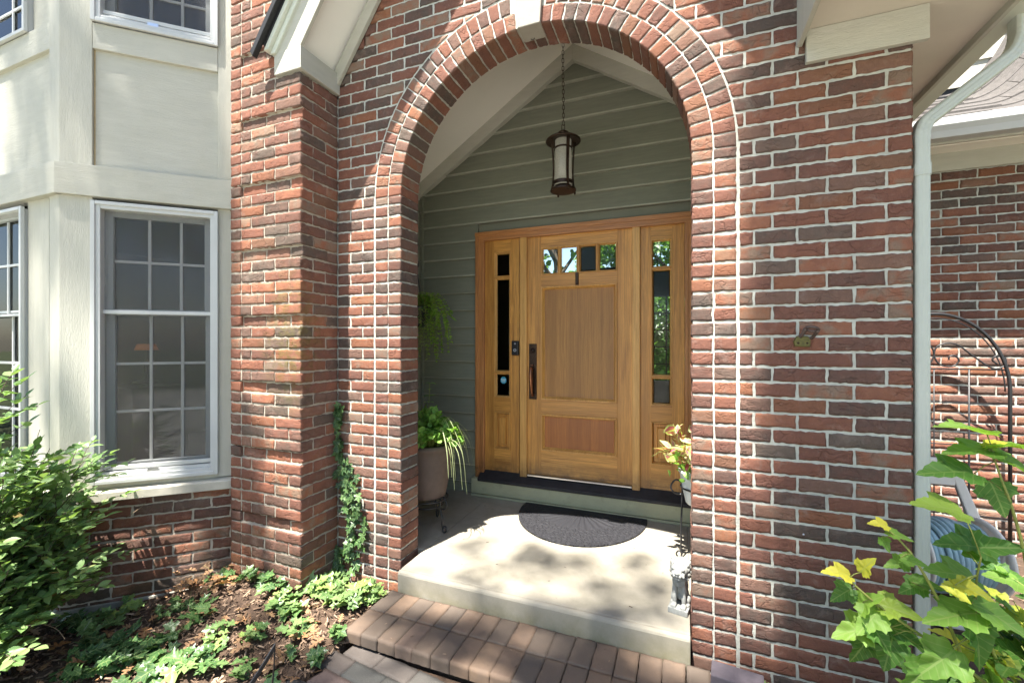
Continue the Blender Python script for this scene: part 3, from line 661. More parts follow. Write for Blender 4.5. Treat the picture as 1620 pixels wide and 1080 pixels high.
# dark rooms behind the bay
out = [(-5.2, -.70), (-3.42, -.70), (-2.72, -.06), (-2.66, .10), (-2.5, .2), (-2.5, 3), (-5.2, 3)]
rm = MB()
for z0, z1 in ((.05, .30), (2.22, 2.34), (4.35, 4.5)): rm.prism([(x, y, 0) for x, y in out], (0, 0, z0), (0, 0, z1))
rm.box(-5.3, -2.4, 3, 3.1, .05, 4.5).box(-5.35, -5.2, -.8, 3.1, .05, 4.5).box(-2.5, -2.4, .2, 3, .05, 4.5)
rm.obj('room', M['room'], house)
lampX, lampY = -4.10, .02
lb = MB().lathe([(.02, 0), (.09, .02), (.09, .03), (.015, .05), (.012, .32)], (lampX, lampY, .98)).obj('table_lamp', M['bronze'], None, smooth=True)
tag(lb, 'lit table lamp glowing orange inside the dark room behind the bay window', 'lamp'); MB().lathe([(.080, .30), (.060, .35)], (lampX, lampY, .97)).obj('lamp_shade', M['lampshade'], lb, smooth=True)
MB().box(lampX - .2, lampX + .2, lampY - .2, lampY + .2, .3, .98).obj('side_table', M['room'], None); tag(bpy.data.objects['side_table'], 'dark side table carrying the lit lamp in the bay room', 'table')

# ---- porch interior: lap siding, ceiling, rake boards
sid = MB(); YB = 1.29
for k in range(-6, 22):
    z = .859 + .1528 * k; z1 = z + .1528 + .010
    z = max(z, .002)
    segs = [(-2.28, 0.73)] if z > 2.29 else [(-2.28, -1.695), (.075, .73)]
    for a, b in segs:
        zz1 = z1
        zl = z
        sid.add([(a, YB - .036, zl), (b, YB - .036, zl), (b, YB - .004, zz1), (a, YB - .004, zz1), (a, YB + .02, zl), (b, YB + .02, zl), (b, YB + .02, zz1), (a, YB + .02, zz1)],
                [(0, 1, 2, 3), (4, 7, 6, 5), (0, 4, 5, 1), (3, 2, 6, 7), (0, 3, 7, 4), (1, 5, 6, 2)])
    # return boards on the two side walls
    sid.add([(-2.28 + .019, YB, z), (-2.28 + .019, .19, z), (-2.28 + .004, .19, z1), (-2.28 + .004, YB, z1), (-2.30, YB, z), (-2.30, .19, z), (-2.30, .19, z1), (-2.30, YB, z1)], [(0, 3, 2, 1), (4, 5, 6, 7), (0, 1, 5, 4), (3, 7, 6, 2), (0, 4, 7, 3), (1, 2, 6, 5)])
    sid.add([(.73 - .019, YB, z), (.73 - .019, .19, z), (.73 - .004, .19, z1), (.73 - .004, YB, z1), (.75, YB, z), (.75, .19, z), (.75, .19, z1), (.75, YB, z1)], [(0, 1, 2, 3), (4, 7, 6, 5), (0, 4, 5, 1), (3, 2, 6, 7), (0, 3, 7, 4), (1, 5, 6, 2)])
sid.box(-2.38, -1.70, YB + .021, YB + .12, -.1, 4.1).box(.05, .8, YB + .021, YB + .12, -.1, 4.1).box(-1.699, .049, YB + .021, YB + .12, 2.30, 4.1).box(-2.40, -2.301, .185, YB, -.1, 4.1).box(.751, .85, .185, YB, -.1, 4.1)
sid.obj('lap_siding', M['siding'], house)
M['edge_light_strip'] = simple('painted_edge_light', (.36, .36, .29), .7, .15, 9, .2, 60, .001)  # paler tone paints the bounced light caught by the lap undersides
se = MB()
for k in range(-5, 22):
    z = .859 + .1528 * k
    for a, b in ([(-2.28, .73)] if z > 2.29 else [(-2.28, -1.702), (.1, .73)]): se.box(a, b, YB - .0375, YB - .006, z - .005, z + (.006 if z > 1.8 else -.001))
se.obj('edge_light_strip', M['edge_light_strip'], house)
MB().box(-2.262, -2.24, YB - .045, YB - .02, 0, 2.75).obj('corner_strip', M['siding'], house, bevel=.003)
GA = (-.82, 3.605); gs = (3.605 - 2.665) / (2.28 - .82); 
def gz(x): return GA[1] - gs * abs(x - GA[0])
ce = MB(); rk = MB()
for s_, xe in ((-1, -2.285), (1, .745)):
    # sloping ceiling slab from the back wall to the arch wall
    hh = .125
    ce.prism([(GA[0], 0, gz(GA[0]) + hh), (xe, 0, gz(xe) + hh), (xe, 0, gz(xe) + hh + .12), (GA[0], 0, gz(GA[0]) + hh + .12)], (0, .186, 0), (0, YB + .02, 0))
    rk.prism([(GA[0], 0, gz(GA[0])), (xe, 0, gz(xe)), (xe, 0, gz(xe) + hh), (GA[0], 0, gz(GA[0]) + hh)], (0, YB - .075, 0), (0, YB - .0195, 0))
ce.obj('porch_ceiling', M['ceiling'], house); rk.obj('gable_trim', M['trim'], house, bevel=.003)
MB().box(-2.285, -2.255, .19, YB - .0755, 2.64, gz(-2.255) + .1).obj('wall_plate_trim', M['trim'], house, bevel=.003)

# ---- front door, side lights and their frame
def q(X, z, Y): k = (Y + 2.211) / (1.24 + 2.211); return X * k, 1.34 + (z - 1.34) * k
YD = 1.275
for x0, x1, inner in ((-1.700, -1.620, 1), (.019, .099, -1)):
    cs = MB()
    cs.box(x0, x1, 1.245, 1.30, .149, 2.294); cs.box(*(((x0, x0 + .03)) if inner > 0 else (x1 - .03, x1)), 1.236, 1.246, .149, 2.294)
    cs.box(*(((x1 - .022, x1 + .004)) if inner > 0 else (x0 - .004, x0 + .022)), 1.240, 1.2465, .2, 2.222)
    cs.obj('door_casing', M['casing'], house, bevel=.006, bseg=3)
ch = MB().box(-1.6995, .0985, 1.2445, 1.30, 2.220, 2.2935).box(-1.702, .102, 1.234, 1.246, 2.262, 2.296).box(-1.62, .019, 1.239, 1.2455, 2.218, 2.240)
ch.obj('door_casing_head', M['casing_h'], house, bevel=.006, bseg=3)
for v_ in ((-1.283, -1.221), (-.360, -.302)): MB().box(*[q(v, 0, 1.25)[0] for v in v_], 1.25, 1.31, .155, 2.225).obj('mullion_post', M['wood_l'], house, bevel=.004)
MB().add([(x, y, z) for x in (-1.655, .06) for y, z in ((1.19, .132), (1.19, .155), (1.30, .232), (1.30, .132))], [(0, 1, 2, 3)[::-1], (4, 5, 6, 7), (0, 1, 5, 4), (1, 2, 6, 5), (2, 3, 7, 6), (3, 0, 4, 7)]).obj('threshold', M['threshold'], house, bevel=.003)
MB().box(-1.215, -.365, 1.240, 1.262, .212, .222).obj('door_sweep', M['steel'], house)
MB().box(-1.72, .12, 1.20, 1.30, .022, .1515).box(-1.72, .12, 1.188, 1.30, 0, .018).obj('door_base_board', M['base_board'], house, bevel=.003)
def mould(b, x0, x1, z0, z1, wd, y, proud, back):
    """mitred moulding: outer edge stands proud, inner edge falls back"""
    o = [(x0, z0), (x1, z0), (x1, z1), (x0, z1)]; i = [(x0 + wd, z0 + wd), (x1 - wd, z0 + wd), (x1 - wd, z1 - wd), (x0 + wd, z1 - wd)]; m_ = [((a[0] * .6 + c[0] * .4), (a[1] * .6 + c[1] * .4)) for a, c in zip(o, i)]
    rings = [[(x, y + .001, z) for x, z in o], [(x, y - proud, z) for x, z in [(a[0] * .85 + c[0] * .15, a[1] * .85 + c[1] * .15) for a, c in zip(o, i)]], [(x, y - proud, z) for x, z in m_], [(x, y + back, z) for x, z in i]]
    vs = sum(rings, []); fs = [(r * 4 + k, r * 4 + (k + 1) % 4, (r + 1) * 4 + (k + 1) % 4, (r + 1) * 4 + k) for r in range(3) for k in range(4)]
    b.add(vs, fs)
def leaf_unit(name, x0, x1, z0, z1, glz, pnl, stile, label=None):
    """a door leaf or side light: stiles, rails, glass panes and raised panels"""
    sides = MB(); x0_, x1_ = q(x0, 0, YD)[0], q(x1, 0, YD)[0]
    z0_, z1_ = q(0, z0, YD)[1], q(0, z1, YD)[1]
    sx0, sx1 = q(stile[0], 0, YD)[0], q(stile[1], 0, YD)[0]
    sides.box(x0_, sx0, YD, YD + .04, z0_, z1_).box(sx1, x1_, YD, YD + .04, z0_, z1_)
    root = sides.obj(name, M['wood_v'], house, bevel=.0015)
    if label: root['label'] = label
    G = [tuple(q(a, 0, YD)[0] for a in g[:2]) + tuple(q(0, a, YD)[1] for a in g[2:]) for g in glz]
    Pn = [tuple(q(a, 0, YD)[0] for a in g[:2]) + tuple(q(0, a, YD)[1] for a in g[2:4]) + (g[4],) for g in pnl]
    RL = []
    class _R:
        def box(s_, *a): RL.append(a)
    rails = _R(); rows = sorted({(g[2], g[3]) for g in G} | {(p[2], p[3]) for p in Pn}); z = z0_
    for a, b in rows: rails.box(sx0, sx1, YD + .0004, YD + .04, z, a); z = b
    rails.box(sx0, sx1, YD + .0004, YD + .04, z, z1_)
    for a, b in rows:
        xs = sorted([(g[0], g[1]) for g in G if g[2] == a] + [(p[0], p[1]) for p in Pn if p[2] == a]); x = sx0
        for c, d in xs: 
            if c - x > .002: rails.box(x, c, YD + .0008, YD + .04, a, b)
            x = d
        if sx1 - x > .002: rails.box(x, sx1, YD + .0008, YD + .04, a, b)
    for a_ in RL: MB().box(*a_).obj('rail', M['wood_h'], root, bevel=.0012)
    mo_ = MB()
    for g in G: mould(mo_, *g, .016, YD, .009, .022)
    for p in Pn: mould(mo_, *p[:4], .030 if p[4] != 'small' else .018, YD, .012, .026)
    mo_.obj('moulding', M['wood_l'], root)
    for g in G:
        gp_ = MB(); a, b, c, d = g[0] + .012, g[1] - .012, g[2] + .012, g[3] - .012; e = .012
        gp_.add([(a, YD + .024, c), (b, YD + .024, c), (b, YD + .024, d), (a, YD + .024, d), (a + e, YD + .018, c + e), (b - e, YD + .018, c + e), (b - e, YD + .018, d - e), (a + e, YD + .018, d - e)], [(0, 1, 5, 4), (1, 2, 6, 5), (2, 3, 7, 6), (3, 0, 4, 7), (4, 5, 6, 7)])
        gp_.obj('glass_pane', M['door_glass'], root)
    for p in Pn:
        a, b, c, d = p[0] + .02, p[1] - .02, p[2] + .02, p[3] - .02; pm = MB().box(a, b, YD + .020, YD + .034, c, d)
        if p[4] in ('small', 'big'): 
            e = .022 if p[4] == 'small' else .028; pm.add([(a, YD + .0199, c), (b, YD + .0199, c), (b, YD + .0199, d), (a, YD + .0199, d), (a + e, YD + .0199, c + e), (b - e, YD + .0199, c + e), (b - e, YD + .0199, d - e), (a + e, YD + .0199, d - e), (a + e + .008, YD + .003, c + e + .008), (b - e - .008, YD + .003, c + e + .008), (b - e - .008, YD + .003, d - e - .008), (a + e + .008, YD + .003, d - e - .008)], [(4, 5, 9, 8), (5, 6, 10, 9), (6, 7, 11, 10), (7, 4, 8, 11), (8, 9, 10, 11)])
        pm.obj('door_panel', M['wood_r'] if p[4] == 'red' else M['wood_p'] if p[4] == 'flat' else M['wood_v'], root)
    return root
xs4 = [(-1.098, -.942), (-.942, -.786), (-.786, -.630), (-.630, -.474)]
xs4 = [(-1.095, -.945), (-.950, -.800), (-.795, -.645), (-.632, -.474)]
xs4 = [(-1.093, -.940), (-.937, -.784), (-.781, -.628), (-.625, -.472)]
door = leaf_unit('front_door', -1.213, -.357, .230, 2.222, [(a, b, 1.890, 2.118) for a, b in xs4], [(-1.093, -.472, .858, 1.795, 'flat'), (-1.093, -.472, .438, .742, 'red')], (-1.093, -.472))
sll = leaf_unit('side_light', -1.614, -1.286, .205, 2.222, [(-1.517, -1.366, 1.893, 2.110), (-1.517, -1.366, 1.075, 1.889), (-1.517, -1.366, .858, 1.071)], [(-1.517, -1.366, .412, .735, 'small')], (-1.517, -1.366), 'narrow glazed panel left of the door, dark behind, with a blue sticker')
slr = leaf_unit('side_light', -.300, .014, .205, 2.222, [(-.222, -.072, 1.893, 2.110), (-.222, -.072, 1.075, 1.889), (-.222, -.072, .858, 1.071)], [(-.222, -.072, .412, .735, 'small')], (-.222, -.072), 'narrow glazed panel right of the door with garden greenery seen through it')
sx, sz = q(-1.438, 1.006, YD)
stk = MB(); stk.prism([(sx + .028 * math.cos(a), 0, sz + .032 * math.sin(a)) for a in np.arange(.39, 6.6, math.pi / 4)][:8], (0, YD + .0165, 0), (0, YD + .0175, 0)); stk.obj('sticker', mat('blue_sticker', (.05, .32, .50), .4), sll)
MB().box(sx - .022, sx + .022, YD + .0155, YD + .0163, sz + .001, sz + .011).box(sx - .016, sx + .016, YD + .0155, YD + .0163, sz - .008, sz - .003).box(sx - .02, sx + .02, YD + .0155, YD + .0163, sz - .0145, sz - .0115).obj('sticker_band', mat('white_print', (.45, .62, .66), .4), sll)
# handle set
hx0, hz1 = q(-1.196, 1.320, YD); hx1, hz0 = q(-1.130, .858, YD); hc = (hx0 + hx1) / 2
hp = MB().box(hx0, hx1, YD - .010, YD + .001, hz0, hz1).obj('door_handle', M['bronze'], door, bevel=.003)
hg = MB(); hg.tube(spline([(hc, YD - .01, hz0 + .262), (hc, YD - .045, hz0 + .262), (hc, YD - .066, hz0 + .215), (hc + .004, YD - .066, hz0 + .12), (hc + .004, YD - .045, hz0 + .045), (hc + .002, YD - .01, hz0 + .04)], 26), [.009 + .007 * math.sin(math.pi * min(1, i / 22)) for i in range(27)], 12)
hg.lathe([(.0, 0), (.014, .002), (.012, .01), (.0, .012)], seg=16, M_=Matrix.Translation((hc, YD - .022, hz0 + .035)) @ Matrix.Rotation(R(-90), 4, 'X'))
hg.obj('door_grip', M['copper'], door, smooth=True)
MB().lathe([(.0, 0), (.019, .001), (.021, .004), (.017, .014), (.0, .016)], seg=24, M_=Matrix.Translation((hc, YD - .009, hz1 - .055)) @ Matrix.Rotation(R(90), 4, 'X')).obj('deadbolt', M['bronze'], door, smooth=True)
MB().box(hc - .013, hc + .013, YD - .04, YD - .008, hz0 + .285, hz0 + .293).obj('thumb_latch', M['copper'], door, bevel=.003)
kx, kz = q(-.789, 1.843, YD); kn = MB().box(kx - .013, kx + .013, YD - .012, YD + .001, kz - .05, kz + .052); kn.box(kx - .010, kx + .010, YD - .022, YD - .012, kz - .045, kz - .025); kn.obj('door_knocker', M['bronze'], door, bevel=.004)
bx, bz = q(-1.3235, 1.284, YD - .02); db = MB().box(bx - .031, bx + .031, YD - .028, YD + .001, bz - .062, bz + .062).obj('doorbell', M['black_plastic'], house, bevel=.006, bseg=3)
rg = MB().tube([(bx + .0105 * math.cos(a), YD - .029, bz - .018 + .0105 * math.sin(a)) for a in np.linspace(0, 6.2832, 20)], .0026, 6).obj('doorbell_button', mat('pale_ring', (.55, .60, .66), .3), db, smooth=True)
MB().lathe([(0, 0), (.008, .0), (.006, .003), (0, .003)], seg=16, M_=Matrix.Translation((bx, YD - .028, bz + .038)) @ Matrix.Rotation(R(90), 4, 'X')).obj('doorbell_lens', M['steel'], db, smooth=True)
# hall seen through the panes, with its rear windows
hl = MB(); YH = 5.0
def hole_wall(b, x0, x1, z0, z1, y0, y1, holes):
    xs = sorted({x0, x1} | {h[0] for h in holes} | {h[1] for h in holes}); zs = sorted({z0, z1} | {h[2] for h in holes} | {h[3] for h in holes})
    for a, c in zip(xs[:-1], xs[1:]):
        for d, e in zip(zs[:-1], zs[1:]):
            if not any(h[0] - 1e-6 <= a and c <= h[1] + 1e-6 and h[2] - 1e-6 <= d and e <= h[3] + 1e-6 for h in holes): b.box(a, c, y0, y1, d, e)
HO = [(-2.35, -1.62, 1.95, 3.3), (-.62, .15, .72, 2.05), (-.72, .10, 2.45, 3.25), (-1.28, -.92, 2.55, 3.1)]
hole_wall(hl, -3.2, .8, 0, 4.4, YH, YH + .12, HO)
hl.box(-3.3, -3.2, 1.42, YH, 0, 4.4).box(.8, .9, 1.42, YH, 0, 4.4).box(-3.3, .9, 1.42, YH + .1, -.1, .0).box(-3.3, .9, 1.42, YH + .1, 4.4, 4.5)
hl.obj('hall', M['hall'], house)
mu = MB()
for a, b, c, d in HO[1:2]:
    n = max(2, round((b - a) / .2))
    for i in range(1, n): mu.box(a + (b - a) * i / n - .012, a + (b - a) * i / n + .012, YH + .03, YH + .05, c, d)
    n = max(2, round((d - c) / .25))
    for i in range(1, n): mu.box(a, b, YH + .031, YH + .049, c + (d - c) * i / n - .010, c + (d - c) * i / n + .010)
mu.obj('rear_window_grille', M['flashing'], house)

# ---- entry gable: rake, return box, soffit and roof
SL = 1.42; fz = lambda x: 3.057 + SL * (x + 2.063)
gb = MB(); top = 1.25
AP = CX; za = fz(AP)
gb.prism([(-2.063, 0, 3.057), (AP, 0, za), (AP, 0, za + .27), (-2.255, 0, 3.057)], (0, -.312, 0), (0, -.290, 0))
gb.prism([(2 * CX + 2.063, 0, 3.057), (AP, 0, za), (AP, 0, za + .27), (2 * CX + 2.255, 0, 3.057)], (0, -.312, 0), (0, -.290, 0))
gb.obj('rake_board', M['trim'], house, bevel=.003)
cr = MB()
for s_ in (1, -1):
    X = lambda x: x if s_ > 0 else 2 * CX - x
    cr.prism([(X(-2.245), 0, 3.045), (X(AP), 0, za + .275), (X(AP), 0, za + .33), (X(-2.285), 0, 3.045)], (0, -.330, 0), (0, -.300, 0))
    cr.prism([(X(-2.275), 0, 3.060), (X(AP), 0, za + .33), (X(AP), 0, za + .385), (X(-2.31), 0, 3.060)], (0, -.352, 0), (0, -.300, 0))
cr.obj('crown_trim', M['gutter'], house, bevel=.004)
MB().box(-2.268, -2.058, -.314, -.002, 2.925, 3.056).obj('cornice_return', M['trim'], house, bevel=.003)
sf = MB()
for s_ in (1, -1):
    X = lambda x: x if s_ > 0 else 2 * CX - x
    e = .09; sf.prism([(X(-2.135), 0, 3.045), (X(AP), 0, za + e), (X(AP), 0, za + e + .05), (X(-2.17), 0, 3.06)], (0, -.2895, 0), (0, -.004, 0))
sf.obj('rake_soffit', M['ceiling'], house)
MB().prism([(-2.055, 0, 2.985), (AP, 0, 2.985 + SL * (AP + 2.055)), (AP, 0, 3.115 + SL * (AP + 2.055)), (-2.1466, 0, 2.985)], (0, -.030, 0), (0, -.003, 0)).obj('wall_trim', M['trim'], house, bevel=.003)
rf = MB()
for s_ in (1, -1):
    X = lambda x: x if s_ > 0 else 2 * CX - x
    rf.prism([(X(-2.36), 0, 3.02), (X(AP), 0, za + .36), (X(AP), 0, za + .40), (X(-2.38), 0, 3.05)], (0, -.385, 0), (0, -.353, 0))
    rf.prism([(X(-2.30), 0, 3.08), (X(AP), 0, za + .30), (X(AP), 0, za + .40), (X(-2.34), 0, 3.12)], (0, -.3525, 0), (0, 2.4, 0))
rf.obj('gable_shingles', M['flashing'], house, bevel=.003)
# ---- right eave
MB().box(.492, .905, -.026, -.001, 2.53, 2.668).obj('frieze_board', M['trim'], house, bevel=.003)
MB().box(.462, .482, -.62, -.002, 2.612, 3.0).obj('eave_end_board', M['trim_v'], house, bevel=.003)
ev = MB().box(.4825, 1.185, -.62, .0, 2.67, 2.70).box(.863, 1.185, .0005, 1.90, 2.67, 2.70); ev.obj('eave_soffit', M['soffit'], house)
MB().box(1.1855, 1.205, -.62, 1.50, 2.64, 2.82).box(.4825, 1.2, -.645, -.6205, 2.64, 2.82).obj('eave_fascia', M['trim'], house, bevel=.003)
rfm = MB(); rfm.prism([(.45, -.70, 2.80), (.45, -.70, 2.85), (.45, 2.2, 4.6), (.45, 2.2, 4.5)], (0, 0, 0), (.80, 0, 0)); rfm.obj('main_roof', M['shingle'], house)
gut = lambda: None
def kgutter(b, pts_fn, a, c):
    prof = [(0, 0), (0, .115), (.012, .115), (.012, .012), (.075, .012), (.088, .045), (.108, .075), (.108, .105), (.098, .105), (.098, .118), (.118, .118), (.118, .07), (.098, .04), (.082, 0)]
    n = len(prof); vs = [pts_fn(a, o, z) for o, z in prof] + [pts_fn(c, o, z) for o, z in prof]
    b.add(vs, [(i, (i + 1) % n, n + (i + 1) % n, n + i) for i in range(n)] + [tuple(range(n))[::-1], tuple(range(n, 2 * n))])
g1 = MB(); kgutter(g1, lambda t, o, z: (1.2055 + o, t, 2.655 + z), -.64, 1.44); g1.obj('gutter', M['gutter'], house, bevel=.002)
# downspout with crimped elbows
def sweep(b, path, wx, wy, prof_rib=True, rad=None):
    path = [Vector(p) for p in path]; seg = []
    P_ = []
    for i in range(36):
        a = 2 * math.pi * i / 36; cx_, sy_ = math.cos(a), math.sin(a); k = (abs(cx_) ** 5 + abs(sy_) ** 5) ** (-1 / 5)
        rib = 1 - .03 * (i % 3 == 1); P_.append((cx_ * k * wx / 2 * rib, sy_ * k * wy / 2 * rib))
    n = len(path); vs = []
    for i, p in enumerate(path):
        t = (path[min(i + 1, n - 1)] - path[max(i - 1, 0)]).normalized(); ax = Vector((0, 1, 0)); ax = (ax - t * ax.dot(t)).normalized(); bx_ = t.cross(ax).normalized()
        k = 1. if rad is None else rad[i]
        for u, v in P_: vs.append(p + bx_ * u * k + ax * v * k)
    b.add(vs, [(i * 36 + j, i * 36 + (j + 1) % 36, (i + 1) * 36 + (j + 1) % 36, (i + 1) * 36 + j) for i in range(n - 1) for j in range(36)] + [tuple(range(36))[::-1], tuple((n - 1) * 36 + j for j in range(36))])
ds = MB(); DX, DYS = .897, .040
path = [(DX, DYS, -.22), (DX, DYS, 0.5), (DX, DYS, 1.2), (DX, DYS, 2.13)]; rad = [1] * 4
el = [(DX + .07 * (1 - math.cos(a)) * 1.1, DYS + .02 * a, 2.15 + .11 * math.sin(a)) for a in np.linspace(0, R(52), 11)]; path += el; rad += [1 + .035 * (i % 2) for i in range(11)]
e0 = Vector(el[-1]); e1 = Vector((1.215, .17, 2.475)); path += [e0.lerp(e1, t) for t in (.15, .5, .9)]; rad += [1, 1, 1.0]
d1 = (e1 - e0).normalized(); el2 = []
for i, a in enumerate(np.linspace(0, 1, 12)): 
    dd = d1.lerp(Vector((0, 0, 1)), a).normalized(); el2.append((el2[-1] if el2 else e1) + dd * .014)
path += el2; rad += [1 + .035 * (i % 2) for i in range(12)]; path += [el2[-1] + Vector((0, 0, .08))]; rad += [1]
sweep(ds, path, .052, .076, rad=rad); ds.obj('downspout', M['downspout'], house)
sweep(mb := MB(), [(DX, DYS, 2.005), (DX, DYS, 2.012), (DX, DYS, 2.045), (DX, DYS, 2.052)], .058, .082); mb.obj('downspout_strap', M['downspout'], house)
# ---- far right wing: brick wall, eave, gutter, shingles and upper wall
B = Bricks(.018, 1.2); FR = frame_M((0, 1.91), (1, 0)); run_bond(B, FR, 1.30, 3.6, -4, 38, .04, ztop=2.585)
for k in range(-4, 40):
    v0, v1 = Z0 + PT * k + .005, Z0 + PT * (k + 1) - .005; st = .10 if k % 2 else .2
    while st < 1.9: B.rect(frame_M((.862, 0), (0, 1)), st + .0045, min(st + .1985, 1.905), v0, v1, depth=.03); st += .2032
B.obj('wing_bricks', M['brick'], house)
MB().box(.86, 3.6, 1.9138, 2.05, -.3, 2.6).box(.80, .8585, .19, 1.916, -.3, 2.72).obj('wing_mortar', M['mortar'], house)
MB().box(1.2, 3.6, 1.885, 1.9095, 2.58, 2.71).obj('wing_frieze', M['trim'], house, bevel=.003)
MB().box(1.2, 3.6, 1.57, 1.93, 2.71, 2.73).box(1.2, 3.6, 1.72, 1.728, 2.704, 2.712).obj('wing_soffit', M['ceiling'], house)
MB().box(1.2, 3.6, 1.55, 1.57, 2.66, 2.80).obj('wing_fascia', M['trim'], house, bevel=.002)
g2 = MB(); kgutter(g2, lambda t, o, z: (t, 1.5495 - o, 2.672 + z), 1.2, 3.6); g2.obj('wing_gutter', M['vinyl'], house, bevel=.002)
shm = M['shingle']
B = MB()
def zr(x, y): return 2.79 + .62 * (y - 1.53) + 2.6 * min(.45, max(0, x - 2.02)) ** 2 * (.35 + .65 * min(1, max(0, y - 1.5) / .9))
xs = [1.2 + .04 * i for i in range(50)]
for c in range(8):
    y0 = 1.50 + c * .125; y1 = y0 + .165
    for seg_ in range(7):
        a = 1.2 + seg_ * .30 + (.11 * c) % .30 - .3; b = a + .297; lift = .004 * ((seg_ * 7 + c * 3) % 3)
        a, b = max(a, 1.2), min(b, 3.1)
        if b - a < .03: continue
        m_ = max(2, int((b - a) / .03)); vs = []
        for i in range(m_ + 1):
            x = a + (b - a) * i / m_
            for y, dz in ((y0, .016 + lift), (y1, .004), (y1, -.004), (y0, .004)): vs.append((x, y, zr(x, y) + dz))
        fs = [(i * 4 + k, i * 4 + (k + 1) % 4, i * 4 + 4 + (k + 1) % 4, i * 4 + 4 + k) for i in range(m_) for k in range(4)] + [(3, 2, 1, 0), tuple(m_ * 4 + k for k in range(4))]
        B.add(vs, fs)
B.obj('wing_shingles', shm, house)
MB().prism([(1.2, 1.5, 2.76), (1.2, 2.7, 3.50), (1.2, 2.7, 2.9), (1.2, 1.6, 2.75)], (0, 0, 0), (.9, 0, 0)).obj('wing_roof_deck', M['flashing'], house)
MB().box(1.0, 2.47, 2.485, 2.50, 3.32, 3.44).box(1.0, 2.40, 2.36, 2.48, 3.318, 3.330).obj('wing_flashing', M['flashing'], house)
us = MB()
for k in range(8):
    z = 3.435 + k * .2
    us.add([(1.0, 2.472, z), (2.43, 2.472, z), (2.43, 2.49, z + .21), (1.0, 2.49, z + .21), (1.0, 2.52, z), (2.43, 2.52, z), (2.43, 2.52, z + .21), (1.0, 2.52, z + .21)], [(0, 1, 2, 3), (4, 7, 6, 5), (0, 4, 5, 1), (3, 2, 6, 7), (0, 3, 7, 4), (1, 5, 6, 2)])
us.obj('upper_siding', M['trim'], house); MB().box(2.4305, 2.56, 2.455, 2.53, 3.40, 5.1).obj('upper_corner_board', M['trim_v'], house, bevel=.003)

# ================================================================ OBJECTS ON THE PORCH
# ---- hanging lantern
LX, LY = -.79, .803
lan = thing('lantern', (LX, LY, 2.39), 'dark bronze lantern with seedy glass hanging on a chain in the arched porch', 'lantern')
c_ = (LX, LY, 0)
MB().lathe([(0, 2.838), (.020, 2.836), (.036, 2.826), (.040, 2.822), (.036, 2.815), (.034, 2.800), (.045, 2.793), (.075, 2.786), (.112, 2.776), (.124, 2.766), (.124, 2.758), (.116, 2.757), (.06, 2.77), (0, 2.772)], c_, 40).obj('lantern_cap', M['bronze'], lan, smooth=True)
MB().lathe([(.057, 2.768), (.058, 2.62), (.063, 2.445), (.060, 2.445), (.055, 2.62), (.054, 2.768)], c_, 40).obj('glass_shade', M['seedy'], lan, smooth=True)
MB().lathe([(.0, 2.46), (.012, 2.462), (.014, 2.56), (.0, 2.565)], c_, 16).obj('candle_bulb', emit('bulb', (1, .9, .7), .8), lan, smooth=True)
cg = MB()
for z, r, h in ((2.705, .0615, .010), (2.452, .070, .024), (2.408, .088, .012)): cg.lathe([(r, z), (r + .003, z), (r + .003, z + h), (r, z + h)], c_, 40)
cg.lathe([(0, 2.408), (.088, 2.410), (.088, 2.416), (0, 2.414)], c_, 40)
for a in (R(38), R(128), R(218), R(308)):
    pts_ = [(LX + r * math.cos(a), LY + r * math.sin(a), z) for r, z in ((.088, 2.775), (.082, 2.72), (.074, 2.62), (.073, 2.52), (.080, 2.45), (.090, 2.405))]
    pr_ = spline(pts_, 14); t_ = Vector((-math.sin(a), math.cos(a), 0)); o_ = Vector((math.cos(a), math.sin(a), 0)); vs = []
    for i, p in enumerate(pr_):
        wd = .013 - .006 * i / 14
        vs += [p - t_ * wd, p + t_ * wd, p + t_ * wd + o_ * .004, p - t_ * wd + o_ * .004]
    cg.add(vs, [(i * 4 + k, i * 4 + (k + 1) % 4, i * 4 + 4 + (k + 1) % 4, i * 4 + 4 + k) for i in range(14) for k in range(4)])
    p = pr_[-1]; cg.lathe([(0, -.018), (.006, -.014), (.008, -.006), (.005, 0)], (p.x, p.y, 2.408), 10)
cg.obj('lantern_cage', M['bronze'], lan, smooth=False)
chn = MB(); z = 2.838
sq = [(-.011, 0), (.011, 0), (.011, .045), (-.011, .045), (-.011, 0), (.0, 0)]
chn.tube([(LX + x, LY, z - .002 + y) for x, y in sq], .0028, 6); z += .036; k = 0
while z < 3.66:
    a = (k % 2) * math.pi / 2 + .4; ln = .034
    lp = [(math.cos(t) * .0075, math.sin(t) * .0075 + (ln / 2 - .0075) * (1 if math.sin(t) > 0 else -1)) for t in np.linspace(0, 2 * math.pi, 15)]
    chn.tube([(LX + x * math.cos(a) + .002 * math.sin(z * 9), LY + x * math.sin(a), z + ln / 2 + y) for x, y in lp], .0021, 5, False); z += ln - .0062; k += 1
chn.lathe([(0, 3.70), (.05, 3.69), (.06, 3.665), (.02, 3.655), (0, 3.65)], (LX, LY, 0), 20)
chn.obj('chain', M['bronze'], lan, smooth=True)
# ---- half round door mat
mm = MB(); pts_ = [(-1.205, 1.186), (-.245, 1.186)] + [(-.725 + .485 * math.cos(a), 1.13 - .555 * math.sin(a)) for a in np.linspace(0, math.pi, 44)]
mm.prism([(x, y, 0) for x, y in pts_], (0, 0, .0005), (0, 0, .013)); tag(mm.obj('door_mat', M['mat'], bevel=.004), 'black half-round rubber mat lying before the wooden front door', 'doormat')
